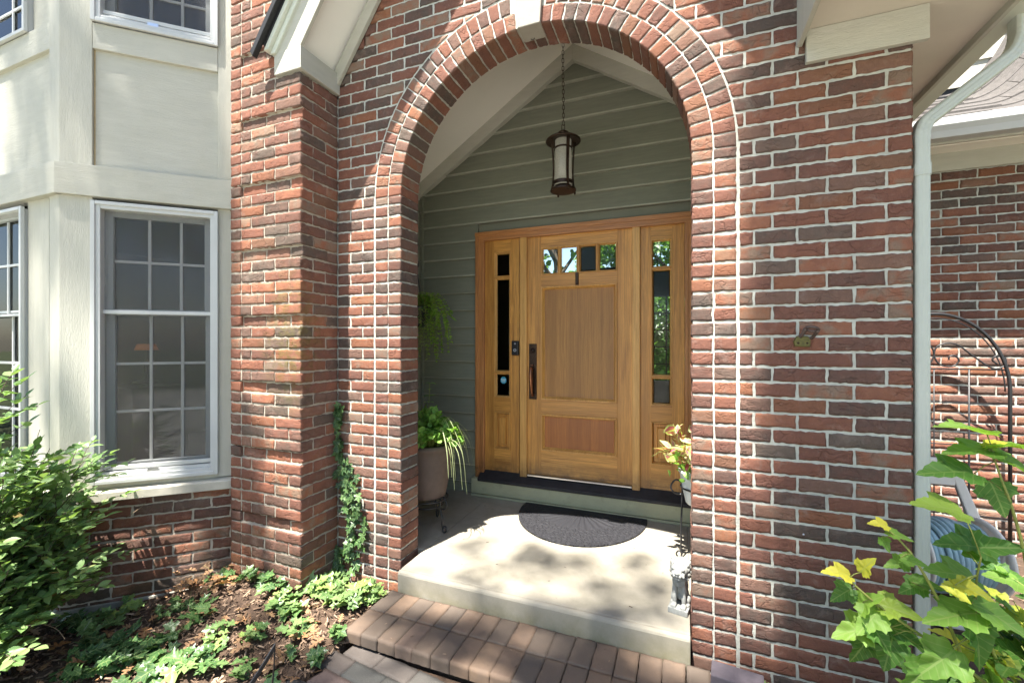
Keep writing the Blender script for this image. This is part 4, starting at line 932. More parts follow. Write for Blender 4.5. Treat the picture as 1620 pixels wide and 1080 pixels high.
# ---- scrolled plant stands
def scroll(c, r0, turns, a0, d, up=Vector((0, 0, 1)), n=22, sgn=1):
    return [Vector(c) + (Vector(d) * math.cos(a0 + sgn * t * turns * 6.283) + up * math.sin(a0 + sgn * t * turns * 6.283)) * r0 * (1 - .72 * t) for t in np.linspace(0, 1, n)]
def plant_stand(loc, ring_r, ring_z, angs, foot_out, label, group):
    t = thing('plant_stand', loc, label, 'plant stand', group); L = Vector(loc)
    MB().tube([L + Vector((ring_r * math.cos(a), ring_r * math.sin(a), ring_z)) for a in np.linspace(0, 6.2832, 41)], .0055, 8, False).tube([L + Vector((ring_r * .78 * math.cos(a), ring_r * .78 * math.sin(a), ring_z - .05)) for a in np.linspace(0, 6.2832, 33)], .0045, 8, False).obj('ring', M['iron'], t, smooth=True)
    for a in angs:
        d = Vector((math.cos(a), math.sin(a), 0)); Zv = Vector((0, 0, 1)); g = MB()
        # upper handle-like loop, then an S leg, then a scroll foot
        path = [L + d * (ring_r - .01) + Zv * (ring_z - .055), L + d * (ring_r + .035) + Zv * (ring_z - .05), L + d * (ring_r + .058) + Zv * (ring_z - .015), L + d * (ring_r + .03) + Zv * (ring_z + .030), L + d * (ring_r - .006) + Zv * (ring_z + .012), L + d * (ring_r - .008) + Zv * (ring_z - .06), L + d * (ring_r + (foot_out - ring_r) * .5) + Zv * (ring_z * .42), L + d * (ring_r + (foot_out - ring_r) * .35) + Zv * .06, L + d * foot_out + Zv * .006, L + d * (foot_out + .03) + Zv * .025, L + d * (foot_out + .018) + Zv * .05, L + d * (foot_out - .004) + Zv * .042, L + d * (foot_out - .0) + Zv * .03]
        g.tube(spline(path, 70), .0052, 8); g.obj('leg', M['iron'], t, smooth=True)
    return t
PG = 'scrolled iron plant stands in the porch'
plant_stand((-1.72, .50, 0), .145, .218, [R(-17), R(97), R(215)], .17, 'low black iron stand carrying the big brown flower pot by the siding', PG)
rs = plant_stand((.095, .66, 0), .105, .455, [R(178), R(60), R(-60)], .10, 'tall thin black iron stand behind the right brick jamb, carrying the pale coleus pot', PG)
# ---- big brown pot with round-leaved plant and striped grass
bp = thing('flower_pot', (-1.72, .50, .23), 'big aged brown clay pot with trailing green plant and striped grass', 'potted plant', 'pots of plants in the porch')
cp = (-1.72, .50, .228)
pot = MB().lathe([(0, .0), (.118, .0), (.130, .008), (.133, .028), (.136, .035), (.165, .19), (.176, .288), (.178, .293), (.180, .300), (.186, .345), (.204, .355), (.210, .372), (.204, .386), (.188, .388), (.180, .375), (.172, .345), (0, .345)], cp, 56).obj('pot', M['pot_brown'], bp, smooth=True)
mf = MB(); am = R(-50)
def on_pot(u, v): r = .150 + (v) * .10; a = am + u / .17; return Vector((cp[0] + (.158 + (v) * .12) * math.cos(a), cp[1] + (.158 + v * .12) * math.sin(a), cp[2] + .195 + v))
for k in range(8):
    a = k * math.pi / 4; L_ = .036 if k % 2 == 0 else .027
    mf.tube([on_pot(math.cos(a) * L_ * t + .007 * math.sin(a) * math.sin(t * 5), math.sin(a) * L_ * t - .007 * math.cos(a) * math.sin(t * 5)) for t in np.linspace(.15, 1, 9)], .0026, 6)
    mf.tube([on_pot(math.cos(a) * L_ + .006 * math.cos(b), math.sin(a) * L_ + .006 * math.sin(b)) for b in np.linspace(0, 6.28, 10)], .0018, 5)
mf.obj('pot_motif', M['pot_motif'], pot, smooth=True)
MB().lathe([(.170, .346), (.10, .362), (0, .366)], cp, 24).obj('soil', M['mulch'], bp)
def stems_leaves(par, origin, n, rad, h, droop, leaf, tm_, mt, nl, up=.5, stem_m='stem_green', asym=(0, 0), name='foliage', r=.0016, sweepang=None):
    sm = MB(); P, D, Nn = [], [], []
    for i in range(n):
        a = rng.uniform(*(sweepang or (0, 6.283))); rr = rad * math.sqrt(rng.uniform(.02, 1)); hh = h * rng.uniform(.45, 1) * (1 - .35 * rr / rad)
        o = Vector(origin) + Vector((math.cos(a), math.sin(a), 0)) * rr * .3
        tip = Vector(origin) + Vector((math.cos(a) * rr + asym[0] * rr, math.sin(a) * rr + asym[1] * rr, hh - droop * rr))
        mid = (o + tip) / 2 + Vector((0, 0, .25 * abs(rr) + .03)); pl = spline([o, mid, tip], 8); sm.tube(pl, r, 5)
        for k in range(nl):
            t = rng.uniform(.3, 1.0); p = pl[min(8, int(t * 8))]; d = rdir(1, .2)[0] * .8 + np.array((math.cos(a), math.sin(a), .1)) * .7
            P.append(np.array(p) + rng.normal(0, .004, 3)); D.append(d); Nn.append(rdir(1, 1.6)[0])
    sm.obj('stems', M[stem_m], par, smooth=True)
    return leaves(name, P, D, Nn, rng.uniform(.6, 1.1, len(P)) * leaf, tm_, M[mt], par)
stems_leaves(bp, (-1.67, .44, .58), 130, .27, .40, .45, .046, 'round', 'lf_pot', 8)
sm = MB(); tall = spline([(-1.70, .46, .6), (-1.68, .45, .82), (-1.665, .44, 1.045)], 10); sm.tube(tall, .002, 6); sm.obj('tall_sprig', M['stem_green'], bp, smooth=True)
P, D, Nn = [], [], []
for i, p in enumerate(tall[2:]):
    for s_ in (-1, 1): a = i * 1.2; P.append(p); D.append((s_ * math.cos(a), s_ * math.sin(a), .25)); Nn.append((0, 0, 1))
leaves('sprig_leaf', P, D, Nn, .05, 'ovate', M['lf_pot'], bp)
P, D, Nn, Sz = [], [], [], []
bl = MB()
V_, F_, T_ = [], [], []
for i in range(15):      # arching striped blades
    a = rng.uniform(R(-45), R(35)); ln = rng.uniform(.16, .33); o = Vector((-1.60, .43, .60)); d = Vector((math.cos(a), math.sin(a), 0)); up_ = rng.uniform(.06, .22)
    pl = spline([o, o + d * ln * .35 + Vector((0, 0, up_)), o + d * ln * .75 + Vector((0, 0, up_ * .4 - .02)), o + d * ln * .9 + Vector((0, 0, -rng.uniform(.05, .42) * ln / .45))], 12)
    sd_ = Vector((-d.y, d.x, 0)); k0 = len(V_)
    for j, p in enumerate(pl):
        wd = .003 * math.sin(math.pi * (.12 + .88 * (1 - j / 12.5)))
        V_ += [tuple(p - sd_ * wd), tuple(p + Vector((0, 0, -.0015))), tuple(p + sd_ * wd)]; T_ += [rng.random() * .3 + .1, .9, .3]
    for j in range(12):
        for c in (0, 1): F_.append((k0 + j * 3 + c, k0 + j * 3 + c + 1, k0 + j * 3 + c + 4, k0 + j * 3 + c + 3))
np_mesh('striped_grass', np.array(V_), np.array(F_), M['lf_blade'], bp, luv=np.zeros((len(V_), 3)), tint=np.array(T_))
# ---- coleus in a pale pot
cl = thing('flower_pot', (.095, .66, .36), 'pale ceramic pot of pink and yellow coleus beside the right jamb', 'potted plant', 'pots of plants in the porch')
cq = (.095, .66, .355)
MB().lathe([(0, 0), (.07, 0), (.078, .01), (.098, .10), (.112, .185), (.118, .19), (.118, .205), (.108, .205), (.102, .18), (0, .175)], cq, 48).obj('pot', M['pot_white'], cl, smooth=True)
stems_leaves(cl, (.06, .62, .54), 32, .25, .40, .35, .074, 'ovate', 'lf_coleus', 7, asym=(-.15, -.1))
P = rng.normal(0, 1, (60, 3)) * [.07, .07, .05] + [.05, .60, .6]
leaves('inner_leaf', P, rdir(60), rdir(60, 1), .05, 'ovate', M['lf_pot'], cl)
# ---- hanging fern on a wall bracket
fe = thing('hanging_fern', (-2.0, .78, 1.45), 'leafy green fern trailing from a basket on an iron wall bracket', 'hanging plant')
MB().tube(spline([(-2.262, .78, 1.72), (-2.25, .78, 1.98), (-2.12, .78, 2.06), (-2.0, .78, 2.0), (-1.985, .78, 1.95), (-2.0, .78, 1.93)], 24), .006, 8).tube([(-2.0, .78, 1.94), (-1.93, .74, 1.62)], .0025, 5).tube([(-2.0, .78, 1.94), (-2.06, .70, 1.62)], .0025, 5).tube([(-2.0, .78, 1.94), (-2.0, .87, 1.62)], .0025, 5).obj('bracket', M['iron'], fe, smooth=True)
MB().lathe([(0, 1.45), (.06, 1.452), (.10, 1.50), (.115, 1.60), (.122, 1.615), (.11, 1.62), (0, 1.60)], (-2.0, .78, 0), 32).obj('basket', M['black_plastic'], fe, smooth=True)
fs_ = MB(); P, D, Nn = [], [], []
for i in range(130):
    a = rng.uniform(-3.14, 3.14); L_ = rng.uniform(.12, .30); dz = rng.uniform(.02, .42) * (1 if rng.random() < .75 else .1)
    o = Vector((-2.0, .78, 1.6)); d = Vector((math.cos(a), math.sin(a), 0)); pl = spline([o + d * .06, o + d * L_ * .6 + Vector((0, 0, rng.uniform(.05, .13))), o + d * L_ * .92 + Vector((0, 0, -dz * .4)), o + d * L_ * rng.uniform(.85, 1.1) + Vector((0, 0, -dz))], 20); fs_.tube(pl, .0012, 4)
    for j in range(3, 21):
        for s_ in (-1, 1):
            t = pl[j] - pl[j - 1]; sd_ = Vector((-d.y, d.x, 0)) * s_; P.append(pl[j]); D.append(tuple(sd_ * 1. + t.normalized() * .5 + Vector(rng.normal(0, .25, 3)))); Nn.append((0, 0, 1))
fs_.obj('fronds', M['stem_green'], fe, smooth=True); leaves('foliage', P, D, Nn, rng.uniform(.016, .030, len(P)), 'leaflet', M['lf_fern'], fe)
# ---- guardian lion statue
li = thing('lion_statue', (-.010, .115, 0), 'small grey stone guardian lion sitting beside the right brick jamb', 'statue')
def blob(bm, c, r, rot=(0, 0, 0), seg=20):
    m_ = Matrix.Translation(c) @ Matrix.Rotation(rot[2], 4, 'Z') @ Matrix.Rotation(rot[1], 4, 'Y') @ Matrix.Rotation(rot[0], 4, 'X') @ Matrix.Diagonal((*r, 1))
    bmesh.ops.create_uvsphere(bm, u_segments=seg, v_segments=seg // 2 + 2, radius=1, matrix=m_)
bm = bmesh.new(); s_ = .001
for c, r, rt in [((0, 30, 70), (34, 40, 38), (0, 0, 0)), ((0, 12, 120), (36, 34, 62), (.25, 0, 0)), ((0, -8, 150), (34, 28, 40), (.1, 0, 0)),      # rump, trunk, chest
    ((-22, -20, 100), (13, 14, 55), (.08, 0, 0)), ((22, -20, 100), (13, 14, 55), (.08, 0, 0)), ((-22, -24, 62), (11, 13, 36), (0, 0, 0)), ((22, -24, 62), (11, 13, 36), (0, 0, 0)),  # forelegs
    ((-23, -36, 36), (14, 20, 10), (0, 0, 0)), ((23, -36, 36), (14, 20, 10), (0, 0, 0)), ((-33, 14, 50), (15, 28, 26), (0, 0, 0)), ((33, 14, 50), (15, 28, 26), (0, 0, 0)), ((-34, -6, 34), (13, 20, 9), (0, 0, 0)), ((34, -6, 34), (13, 20, 9), (0, 0, 0)),
    ((0, -20, 208), (42, 40, 36), (0, 0, 0)), ((0, -50, 196), (33, 24, 20), (.15, 0, 0)), ((0, -48, 180), (27, 22, 9), (.2, 0, 0)), ((0, -70, 206), (12, 9, 8), (0, 0, 0)),     # head, muzzle, jaw, nose
    ((-18, -48, 222), (14, 12, 8), (.2, 0, .2)), ((18, -48, 222), (14, 12, 8), (.2, 0, -.2)), ((-38, -4, 222), (9, 14, 16), (0, .3, 0)), ((38, -4, 222), (9, 14, 16), (0, -.3, 0)), ((0, 10, 240), (30, 28, 14), (0, 0, 0)), ((0, 40, 130), (20, 22, 60), (0, 0, 0)), ((0, 62, 95), (14, 14, 34), (-.2, 0, 0))]:
    blob(bm, [x * s_ for x in c], [x * s_ for x in r], rt)
for k in range(5): blob(bm, [(-30 + 15 * k) * s_ - 0, -.074 if k not in (0, 4) else -.064, .194 - .001 * abs(k - 2)], (.004, .004, .006))
for sx_ in (-1, 1):
    for k in range(4): blob(bm, (sx_ * (.013 + .0065 * k), -.052 + .002 * abs(k - 1.5), .034), (.0035, .009, .007))
for r_i in range(4):        # curls of the mane
    for k in range(9):
        a = R(-155 + 39 * k); rad_ = .040 + .002 * r_i; z = .236 - .022 * r_i - .004 * (k % 2)
        y = -.006 - math.cos(a) * .0 + rad_ * .9 * abs(math.cos(a / 2.2)) * .35
        blob(bm, (math.sin(a) * rad_ * (1 if r_i < 3 else .85), .004 + .034 * -math.cos(a) * (-1), z), (.011, .011, .011))
for k in range(7): blob(bm, ((-27 + 9 * k) * s_, -.034 - .006 * (3 - abs(k - 3)) / 3, .152 - .004 * (3 - abs(k - 3))), (.0042, .006, .024), (.15, 0, 0))
bmesh.ops.create_cube(bm, size=1, matrix=Matrix.Translation((0, 0, .014)) @ Matrix.Diagonal((.094, .122, .028, 1)))
rotL = Matrix.Translation((-.010, .130, 0)) @ Matrix.Rotation(R(-12), 4, 'Z')
bmesh.ops.transform(bm, matrix=rotL, verts=bm.verts)
me = bpy.data.meshes.new('lion_body'); bm.to_mesh(me); bm.free(); me.materials.append(M['stone']); o = bpy.data.objects.new('lion_body', me); link(o, li)
md = o.modifiers.new('remesh', 'REMESH'); md.mode = 'VOXEL'; md.voxel_size = .0022; md.use_smooth_shade = True
md = o.modifiers.new('smooth', 'SMOOTH'); md.factor = .5; md.iterations = 2
ey = MB()
for sx_ in (-1, 1): ey.lathe([(0, .0045), (.0035, .003), (.005, 0)], (0, 0, 0), 14, M_=rotL @ Matrix.Translation((sx_ * .016, -.0585, .214)) @ Matrix.Rotation(R(80), 4, 'X'))
ey.obj('lion_eyes', M['stone'], li, smooth=True)
# ---- mossy bottle opener on the wall
bo = thing('bottle_opener', (.48, 0, 1.33), 'small mossy metal bottle opener screwed to the right brick wall', 'bottle opener')
g = MB(); g.prism([(.452, 0, 1.318), (.508, 0, 1.316), (.510, 0, 1.342), (.500, 0, 1.364), (.460, 0, 1.364), (.448, 0, 1.340)], (0, -.020, 0), (0, -.001, 0)); g.obj('back_plate', M['moss_metal'], bo, bevel=.004)
g = MB(); oc = Vector((.509, -.042, 1.392)); ax1 = Vector((.95, -.25, -.12)).normalized(); ax2 = Vector((-.1, -.75, .45)).normalized()
g.tube([oc + ax1 * .022 * math.cos(a) + ax2 * .016 * math.sin(a) for a in np.linspace(0, 6.2832, 26)], .0058, 8, False)
g.tube(spline([(.466, -.010, 1.358), (.474, -.020, 1.364), oc - ax1 * .022], 10), .0075, 8).tube(spline([(.502, -.010, 1.352), (.516, -.018, 1.358), oc + ax1 * .022 + Vector((0, 0, -.002))], 10), .0068, 8)
g.obj('opener_ring', M['steel'] if False else simple('rusty_metal', (.12, .085, .075), .45, .4, 80, .3, 200, .001, metal=.6), bo, smooth=True)
sc_ = MB()
for x in (.464, .497): sc_.lathe([(0, .002), (.004, .001), (.0045, 0)], seg=12, M_=Matrix.Translation((x, -.0205, 1.333)) @ Matrix.Rotation(R(90), 4, 'X'))
sc_.obj('screws', M['bronze'], bo, smooth=True)
tag(MB().lathe([(0, .004), (.0035, .003), (.005, 0)], seg=12, M_=Matrix.Translation((.487, -.001, .507)) @ Matrix.Rotation(R(90), 4, 'X')).obj('wall_screw', M['steel'], smooth=True), 'lone screw head set low in the right brick wall', 'screw')
# ---- trellis and hose reel in front of the wing
tr = thing('trellis', (1.66, 1.75, -.2), 'tall black wrought iron arched trellis against the far right brick wall', 'trellis')
TY = 1.75; g = MB()
arc = [(1.66 + .40 * math.cos(a), TY, 1.00 + .535 * math.sin(a)) for a in np.linspace(0, math.pi, 40)]
g.tube([(2.06, TY, -.2)] + arc + [(1.26, TY, -.2)], .011, 8).tube([(1.66 + .375 * math.cos(a), TY, 1.00 + .505 * math.sin(a)) for a in np.linspace(0, math.pi, 40)], .004, 6); g.obj('arch_frame', M['iron'], tr, smooth=True)
g = MB()
for z, r in ((1.148, .006), (.915, .004), (.62, .004), (.36, .004), (.14, .004), (-.06, .004)): g.tube([(1.27, TY, z), (2.05, TY, z)], r, 6)
g.obj('cross_bars', M['iron'], tr, smooth=True); g = MB()
for x in (1.849, 1.471, 1.66): g.tube([(x, TY, 1.148), (x, TY, -.2)], .006 if x != 1.66 else .004, 6)
g.obj('uprights', M['iron'], tr, smooth=True); g = MB()
for s_ in (1, -1):
    X = lambda v: 1.66 + s_ * v
    g.tube(spline([(X(.335), TY, 1.185), (X(.31), TY, 1.215), (X(.335), TY, 1.245), (X(.375), TY, 1.225), (X(.37), TY, 1.175), (X(.31), TY, 1.157), (X(.22), TY, 1.23), (X(.12), TY, 1.32), (X(.03), TY, 1.315), (X(-.0), TY, 1.25), (X(.03), TY, 1.18), (X(.10), TY, 1.165), (X(.135), TY, 1.205), (X(.115), TY, 1.24), (X(.085), TY, 1.235), (X(.08), TY, 1.21)], 90), .0055, 6)
g.obj('scrolls', M['iron'], tr, smooth=True)
hr = thing('hose_reel', (1.4, 1.0, -.2), 'beige plastic hose reel cart wound with pale blue garden hose', 'hose reel')
HY = 1.02; g = MB()
for x0, s_ in ((1.43, 1), (1.08, -1)):
    g.prism([(x0 - .022, 0, .665), (x0 + .018, 0, .67), (x0 + .13 * s_ + .018 if s_ > 0 else x0 - .05, 0, .30), (x0 + .18 * s_, 0, -.15), (x0 + .14 * s_, 0, -.15), (x0 + .09 * s_, 0, .30)], (0, HY, 0), (0, HY + .035, 0))
g.box(1.06, 1.44, HY - .004, HY + .032, .638, .668); g.box(1.08, 1.45, HY, HY + .02, .515, .585)
g.box(.98, 1.60, HY - .28, HY + .02, -.16, -.13)
g.obj('reel_frame', M['reel'], hr, bevel=.008, bseg=3)
g = MB(); RM_ = Matrix.Translation((1.18, .90, .19)) @ Matrix.Rotation(R(90), 4, 'Y') @ Matrix.Rotation(R(0), 4, 'X')
Mr = Matrix.Translation((1.17, .88, .16)) @ Matrix.Rotation(R(12), 4, 'Z') @ Matrix.Rotation(R(90), 4, 'Y')
for z in (0., .36):
    g.lathe([(.180, z), (.198, z), (.204, z + .006), (.204, z + .014), (.198, z + .018), (.180, z + .018), (.180, z)], seg=48, M_=Mr)
    for k in range(6): a = k * math.pi / 3; g.tube([Mr @ Vector((.04 * math.cos(a), .04 * math.sin(a), z + .009)), Mr @ Vector((.185 * math.cos(a), .185 * math.sin(a), z + .009))], .008, 6)
g.lathe([(.06, 0), (.06, .37)], seg=24, M_=Mr); g.obj('reel_drum', M['reel'], hr, smooth=True)
g = MB()
for ly, rr in ((0, .10), (1, .130), (2, .160), (3, .180)):
    for k in range(12 if ly < 3 else 9):
        zz = .025 + .027 * k + (.0135 if ly % 2 else 0); wob = rng.normal(0, .004, 3)
        g.tube([Mr @ Vector(((rr + .006 * math.sin(3 * a + k)) * math.cos(a), (rr + .006 * math.cos(2 * a)) * math.sin(a), zz + wob[0] + .006 * math.sin(a + k))) for a in np.linspace(0, 6.2832, 33)], .0125, 8, False)
g.obj('hose', M['hose'], hr, smooth=True)
g = MB()
for x in (1.02, 1.52): g.lathe([(.0, 0), (.07, .0), (.08, .01), (.08, .03), (.07, .04), (0, .04)], seg=28, M_=Matrix.Translation((x, 1.0, -.12)) @ Matrix.Rotation(R(90), 4, 'Y'))
g.obj('wheels', M['black_plastic'], hr, smooth=True)
# ---- loose paver and edging stake
tag(MB().box(-.05, .05, -.10, .10, 0, .06, Matrix.Translation((.215, -.155, -.125)) @ Matrix.Rotation(R(84), 4, 'Z')).obj('loose_paver', M['purple_paver'], bevel=.005), 'single purplish grey paver lying at the foot of the right jamb', 'paver')
e_ = thing('edging_stake', (-1.67, -1.0, -.25), 'curved black metal garden edging stake poking out of the mulch', 'edging stake')

# ================================================================ PLANTS
def px(x, y, z):          # a photo pixel dropped on the level z
    a = math.atan((x - 810) / 688) - R(21.4); D_ = 688 * (z - 1.34) / (540 - y) / math.cos(a + R(21.4)) * math.cos(a); return D_ * math.tan(a), D_ - 2.211
def pxY(x, y, Y):         # a photo pixel carried back to the depth Y
    a = math.atan((x - 810) / 688) - R(21.4); D_ = Y + 2.211; return Vector((D_ * math.tan(a), Y, 1.34 + (540 - y) / 688 * D_ / math.cos(a) * math.cos(a + R(21.4))))
p0 = pxY(392, 1082, -1.12); p1 = pxY(434, 1022, -1.02); p2 = pxY(430, 1066, -1.0)
g = MB()
for a, b in ((p0 + (p0 - p1) * .8, p1), (p1, p2 + (p2 - p1) * .8)):
    pl = spline([a, (a + b) / 2 + Vector((.004, 0, -.008)), b], 8); vs = []
    for p in pl: vs += [p + Vector((0, 0, .011)), p + Vector((.003, .003, .011)), p + Vector((.003, .003, -.011)), p + Vector((0, 0, -.011))]
    g.add(vs, [(i * 4 + k, i * 4 + (k + 1) % 4, i * 4 + 4 + (k + 1) % 4, i * 4 + 4 + k) for i in range(8) for k in range(4)] + [(0, 1, 2, 3), (32, 33, 34, 35)])
so2 = g.obj('edging_strip', M['iron'], e_)
def outside(p):   # keep leaves out of the house walls
    x, y = p[0], p[1]
    s = (x - P0[0]) * -BD[1] + (y - P0[1]) * BD[0]
    if x < -2.66: return not (s > -.03 and y > -.86 if x > -3.349 else y > -.86)
    if x < -2.076: return y < PY - .015
    return y < -.02 or (x > .93 and y < 1.87)
def shrub(root, base, nst, reach, top, leaf, tm_, mt, nl, barkm='bark', lean=(0, 0), low=.0, r0=.006, per=5, opp=True, name='foliage'):
    br = MB(); P, D, Nn = [], [], []
    for i in range(nst):
        a = rng.uniform(0, 6.283); e = math.sqrt(rng.uniform(.0, 1)); rr = reach * e; hh = top * (math.sqrt(max(.02, 1 - (e * .88) ** 2))) * rng.uniform(.72 - low, 1.03)
        b = Vector(base) + Vector(rng.normal(0, .05, 3)) * Vector((1, 1, 0)).length * .7; b.z = base[2] - .03
        tip = Vector(base) + Vector((math.cos(a) * rr + lean[0], math.sin(a) * rr + lean[1], hh))
        mid = b.lerp(tip, .5) + Vector((-math.cos(a), -math.sin(a), .4)) * rr * .22; pl = spline([b, mid, tip], 14); br.tube(pl, [r0 * (1 - .8 * j / 14) for j in range(15)], 6)
        for t in range(per):
            j = rng.integers(5, 14); o = pl[j]; d = Vector(rng.normal(0, 1, 3)); d.z = abs(d.z) * .35 + .1; d = (d.normalized() + (pl[j] - pl[j - 1]).normalized() * .6 + Vector((math.cos(a), math.sin(a), 0)) * .5).normalized(); ln = rng.uniform(.5, 1.2) * leaf * 3.2
            tw = spline([o, o + d * ln * .5 + Vector((0, 0, .01)), o + d * ln + Vector((0, 0, -.012))], 6); 
            if not outside(tw[-1]): continue
            br.tube(tw, .0016, 4)
            for k in range(nl):
                p = tw[min(6, 1 + k * 6 // nl)]; sd_ = Vector((-d.y, d.x, rng.uniform(-.2, .3))).normalized()
                for s_ in ((-1, 1) if opp else (rng.choice((-1, 1)),)):
                    if outside(p): P.append(p); D.append(tuple(sd_ * s_ + d * .8 + Vector(rng.normal(0, .22, 3)))); Nn.append(tuple(Vector((0, 0, 1.5)) + Vector(rng.normal(0, .55, 3))))
            P.append(tw[-1]); D.append(tuple(d)); Nn.append((0, 0, 1))
    br.obj('branches', M[barkm], root, smooth=True)
    ok = [i for i, p in enumerate(P) if outside(p)]
    P = [P[i] for i in ok]; D = [D[i] for i in ok]; Nn = [Nn[i] for i in ok]
    return leaves(name, P, D, Nn, rng.uniform(.65, 1.12, len(P)) * leaf, tm_, M[mt], root)
sL = thing('shrub', (-3.14, -1.20, -.27), 'large leafy green shrub growing below the bay window at the left edge', 'shrub')
shrub(sL, (-3.14, -1.20, -.27), 210, .50, 1.42, .058, 'lance', 'lf_shrub', 4, low=.45, per=10)
sR = thing('shrub', (.88, -.92, -.2), 'young shrub with big lobed green and yellow leaves in front of the downspout', 'shrub')
shrub(sR, (1.02, -.80, -.22), 75, .42, 1.02, .078, 'maple', 'lf_right', 4, 'stem_green', low=.45, per=5, r0=.005, opp=True)
def stem(root, pts_, lf, sizes, r=.004, tint=None, y=None):
    sm = MB(); pl = spline(pts_, 20); sm.tube(pl, [r * (1 - .6 * i / 20) for i in range(21)], 7); sm.obj('branch', M['stem_green'], root, smooth=True)
    P, D, Nn, Sz, Tn = [], [], [], [], []
    for (x, y_, Y, dx, dz, s, tn) in lf:
        tip = pxY(x, y_, Y); near = min(pl, key=lambda p: (p - tip).length); a = tip
        d = Vector((dx, -.25, dz)).normalized(); st_ = a - d * s * .45; sm2.tube([near, near.lerp(st_, .5) + Vector((0, 0, .004)), st_], .0012, 5)
        P.append(st_); D.append(tuple(d)); Nn.append((rng.normal(0, .3), -.35 + rng.normal(0, .2), .95)); Sz.append(s * .88); Tn.append(tn)
    leaves('leaf_spray', P, D, Nn, Sz, 'maple', M['lf_right'], root, tint=Tn)
sm2 = MB()
Y_ = -.92
stem(sR, [pxY(1530, 1060, -.85), pxY(1490, 960, -.9), pxY(1448, 885, Y_), pxY(1424, 855, Y_), pxY(1405, 838, Y_)], [(1388, 828, Y_, -1, .15, .05, 1.), (1425, 848, Y_, 1, -.15, .06, .62), (1416, 892, Y_, -1, -.1, .055, .6), (1448, 888, Y_ - .02, 1, -.1, .055, .62), (1402, 862, Y_, .3, -.6, .04, .5), (1470, 925, Y_ + .04, 1, .1, .07, .55), (1440, 930, Y_ + .05, -1, -.5, .07, .4)], .0042)
stem(sR, [pxY(1560, 1080, -.85), pxY(1480, 1020, -.9), pxY(1400, 965, Y_), pxY(1352, 925, Y_), pxY(1342, 915, Y_)], [(1322, 905, Y_, -1, .2, .075, 1.), (1372, 893, Y_, .35, .8, .06, .97), (1375, 950, Y_, .3, .5, .085, .75), (1345, 998, Y_, -1, -.25, .10, .72), (1425, 965, Y_, 1, .05, .10, .8), (1372, 985, Y_ - .02, -.5, -.5, .09, .7), (1395, 1010, Y_ - .02, .5, -.6, .09, .3), (1330, 940, Y_ + .03, -.8, -.5, .07, .3), (1440, 1010, Y_ + .02, 1, -.3, .10, .3), (1405, 1035, Y_, -.3, -1, .10, .2), (1360, 1030, Y_ + .05, -.5, -1, .09, .15)], .0048)
stem(sR, [pxY(1640, 1060, -.85), pxY(1625, 900, -.9), pxY(1600, 800, Y_), pxY(1585, 760, Y_), pxY(1572, 722, Y_)], [(1518, 675, Y_, -1, .25, .125, .68), (1588, 703, Y_, .9, .2, .07, 1.), (1530, 712, Y_, -1, .0, .12, .55), (1607, 705, Y_, 1, .2, .10, .65), (1495, 745, Y_ - .02, -1, .05, .13, .4), (1608, 735, Y_, .7, -.3, .10, .6), (1580, 790, Y_, .2, -.8, .09, .3)], .0055)
stem(sR, [pxY(1600, 1100, -.8), pxY(1560, 1000, -.85), pxY(1545, 930, -.9), pxY(1552, 880, -.95)], [(1480, 800, -.98, -1, .2, .12, .78), (1545, 935, -.95, 1, -.1, .075, .985), (1505, 925, -.94, -.8, .3, .045, .98), (1500, 905, -.9, -1, .2, .12, .6), (1575, 865, -.9, .8, .3, .12, .4), (1520, 860, -.9, -.8, .2, .12, .35), (1595, 985, -.95, .9, -.4, .13, .6), (1500, 975, -.95, -.9, -.2, .13, .6), (1550, 1020, -.95, .2, -.8, .13, .3), (1480, 1050, -.95, -.6, -.5, .12, .6), (1450, 1075, -.95, -.5, -.7, .11, .5)], .007)
sm2.obj('leaf_stalks', M['stem_green'], sR, smooth=True)
# ---- climbing ivy in the corner beside the pilaster
iv = thing('climbing_ivy', (-2.03, -.03, -.2), 'dark green ivy vine climbing the brick corner beside the pilaster', 'ivy')
g = MB(); P, D, Nn, Tn = [], [], [], []
for path, n, sz in (([(548, 930), (560, 850), (556, 800), (535, 720), (530, 670), (532, 635)], 95, .055), ([(545, 920), (560, 870), (572, 830), (562, 780), (550, 740), (535, 700)], 50, .05), ([(520, 920), (515, 890), (520, 860)], 26, .055)):
    pl = spline([pxY(x, y, -.012) for x, y in path], 40)
    pl = [Vector((max(p.x, -2.066), -.012, p.z)) for p in pl]
    g.tube(pl, .0028, 6)
    for i in range(n):
        t = rng.uniform(0, 1) ** .8; p = pl[int(t * 40)] + Vector((rng.normal(0, .022), -abs(rng.normal(.012, .012)), rng.normal(0, .02))); p.x = max(p.x, -2.055)
        P.append(p); D.append((rng.normal(0, .7), -.25, -.7 + rng.normal(0, .4))); Nn.append((rng.normal(.2, .35), -1, .55 + rng.normal(0, .25))); Tn.append(rng.uniform(.0, .65))
g.obj('vine_stem', M['stem_red'], iv, smooth=True); leaves('foliage', P, D, Nn, rng.uniform(.036, .066, len(P)), 'ivy', M['lf_ivy'], iv, tint=Tn)
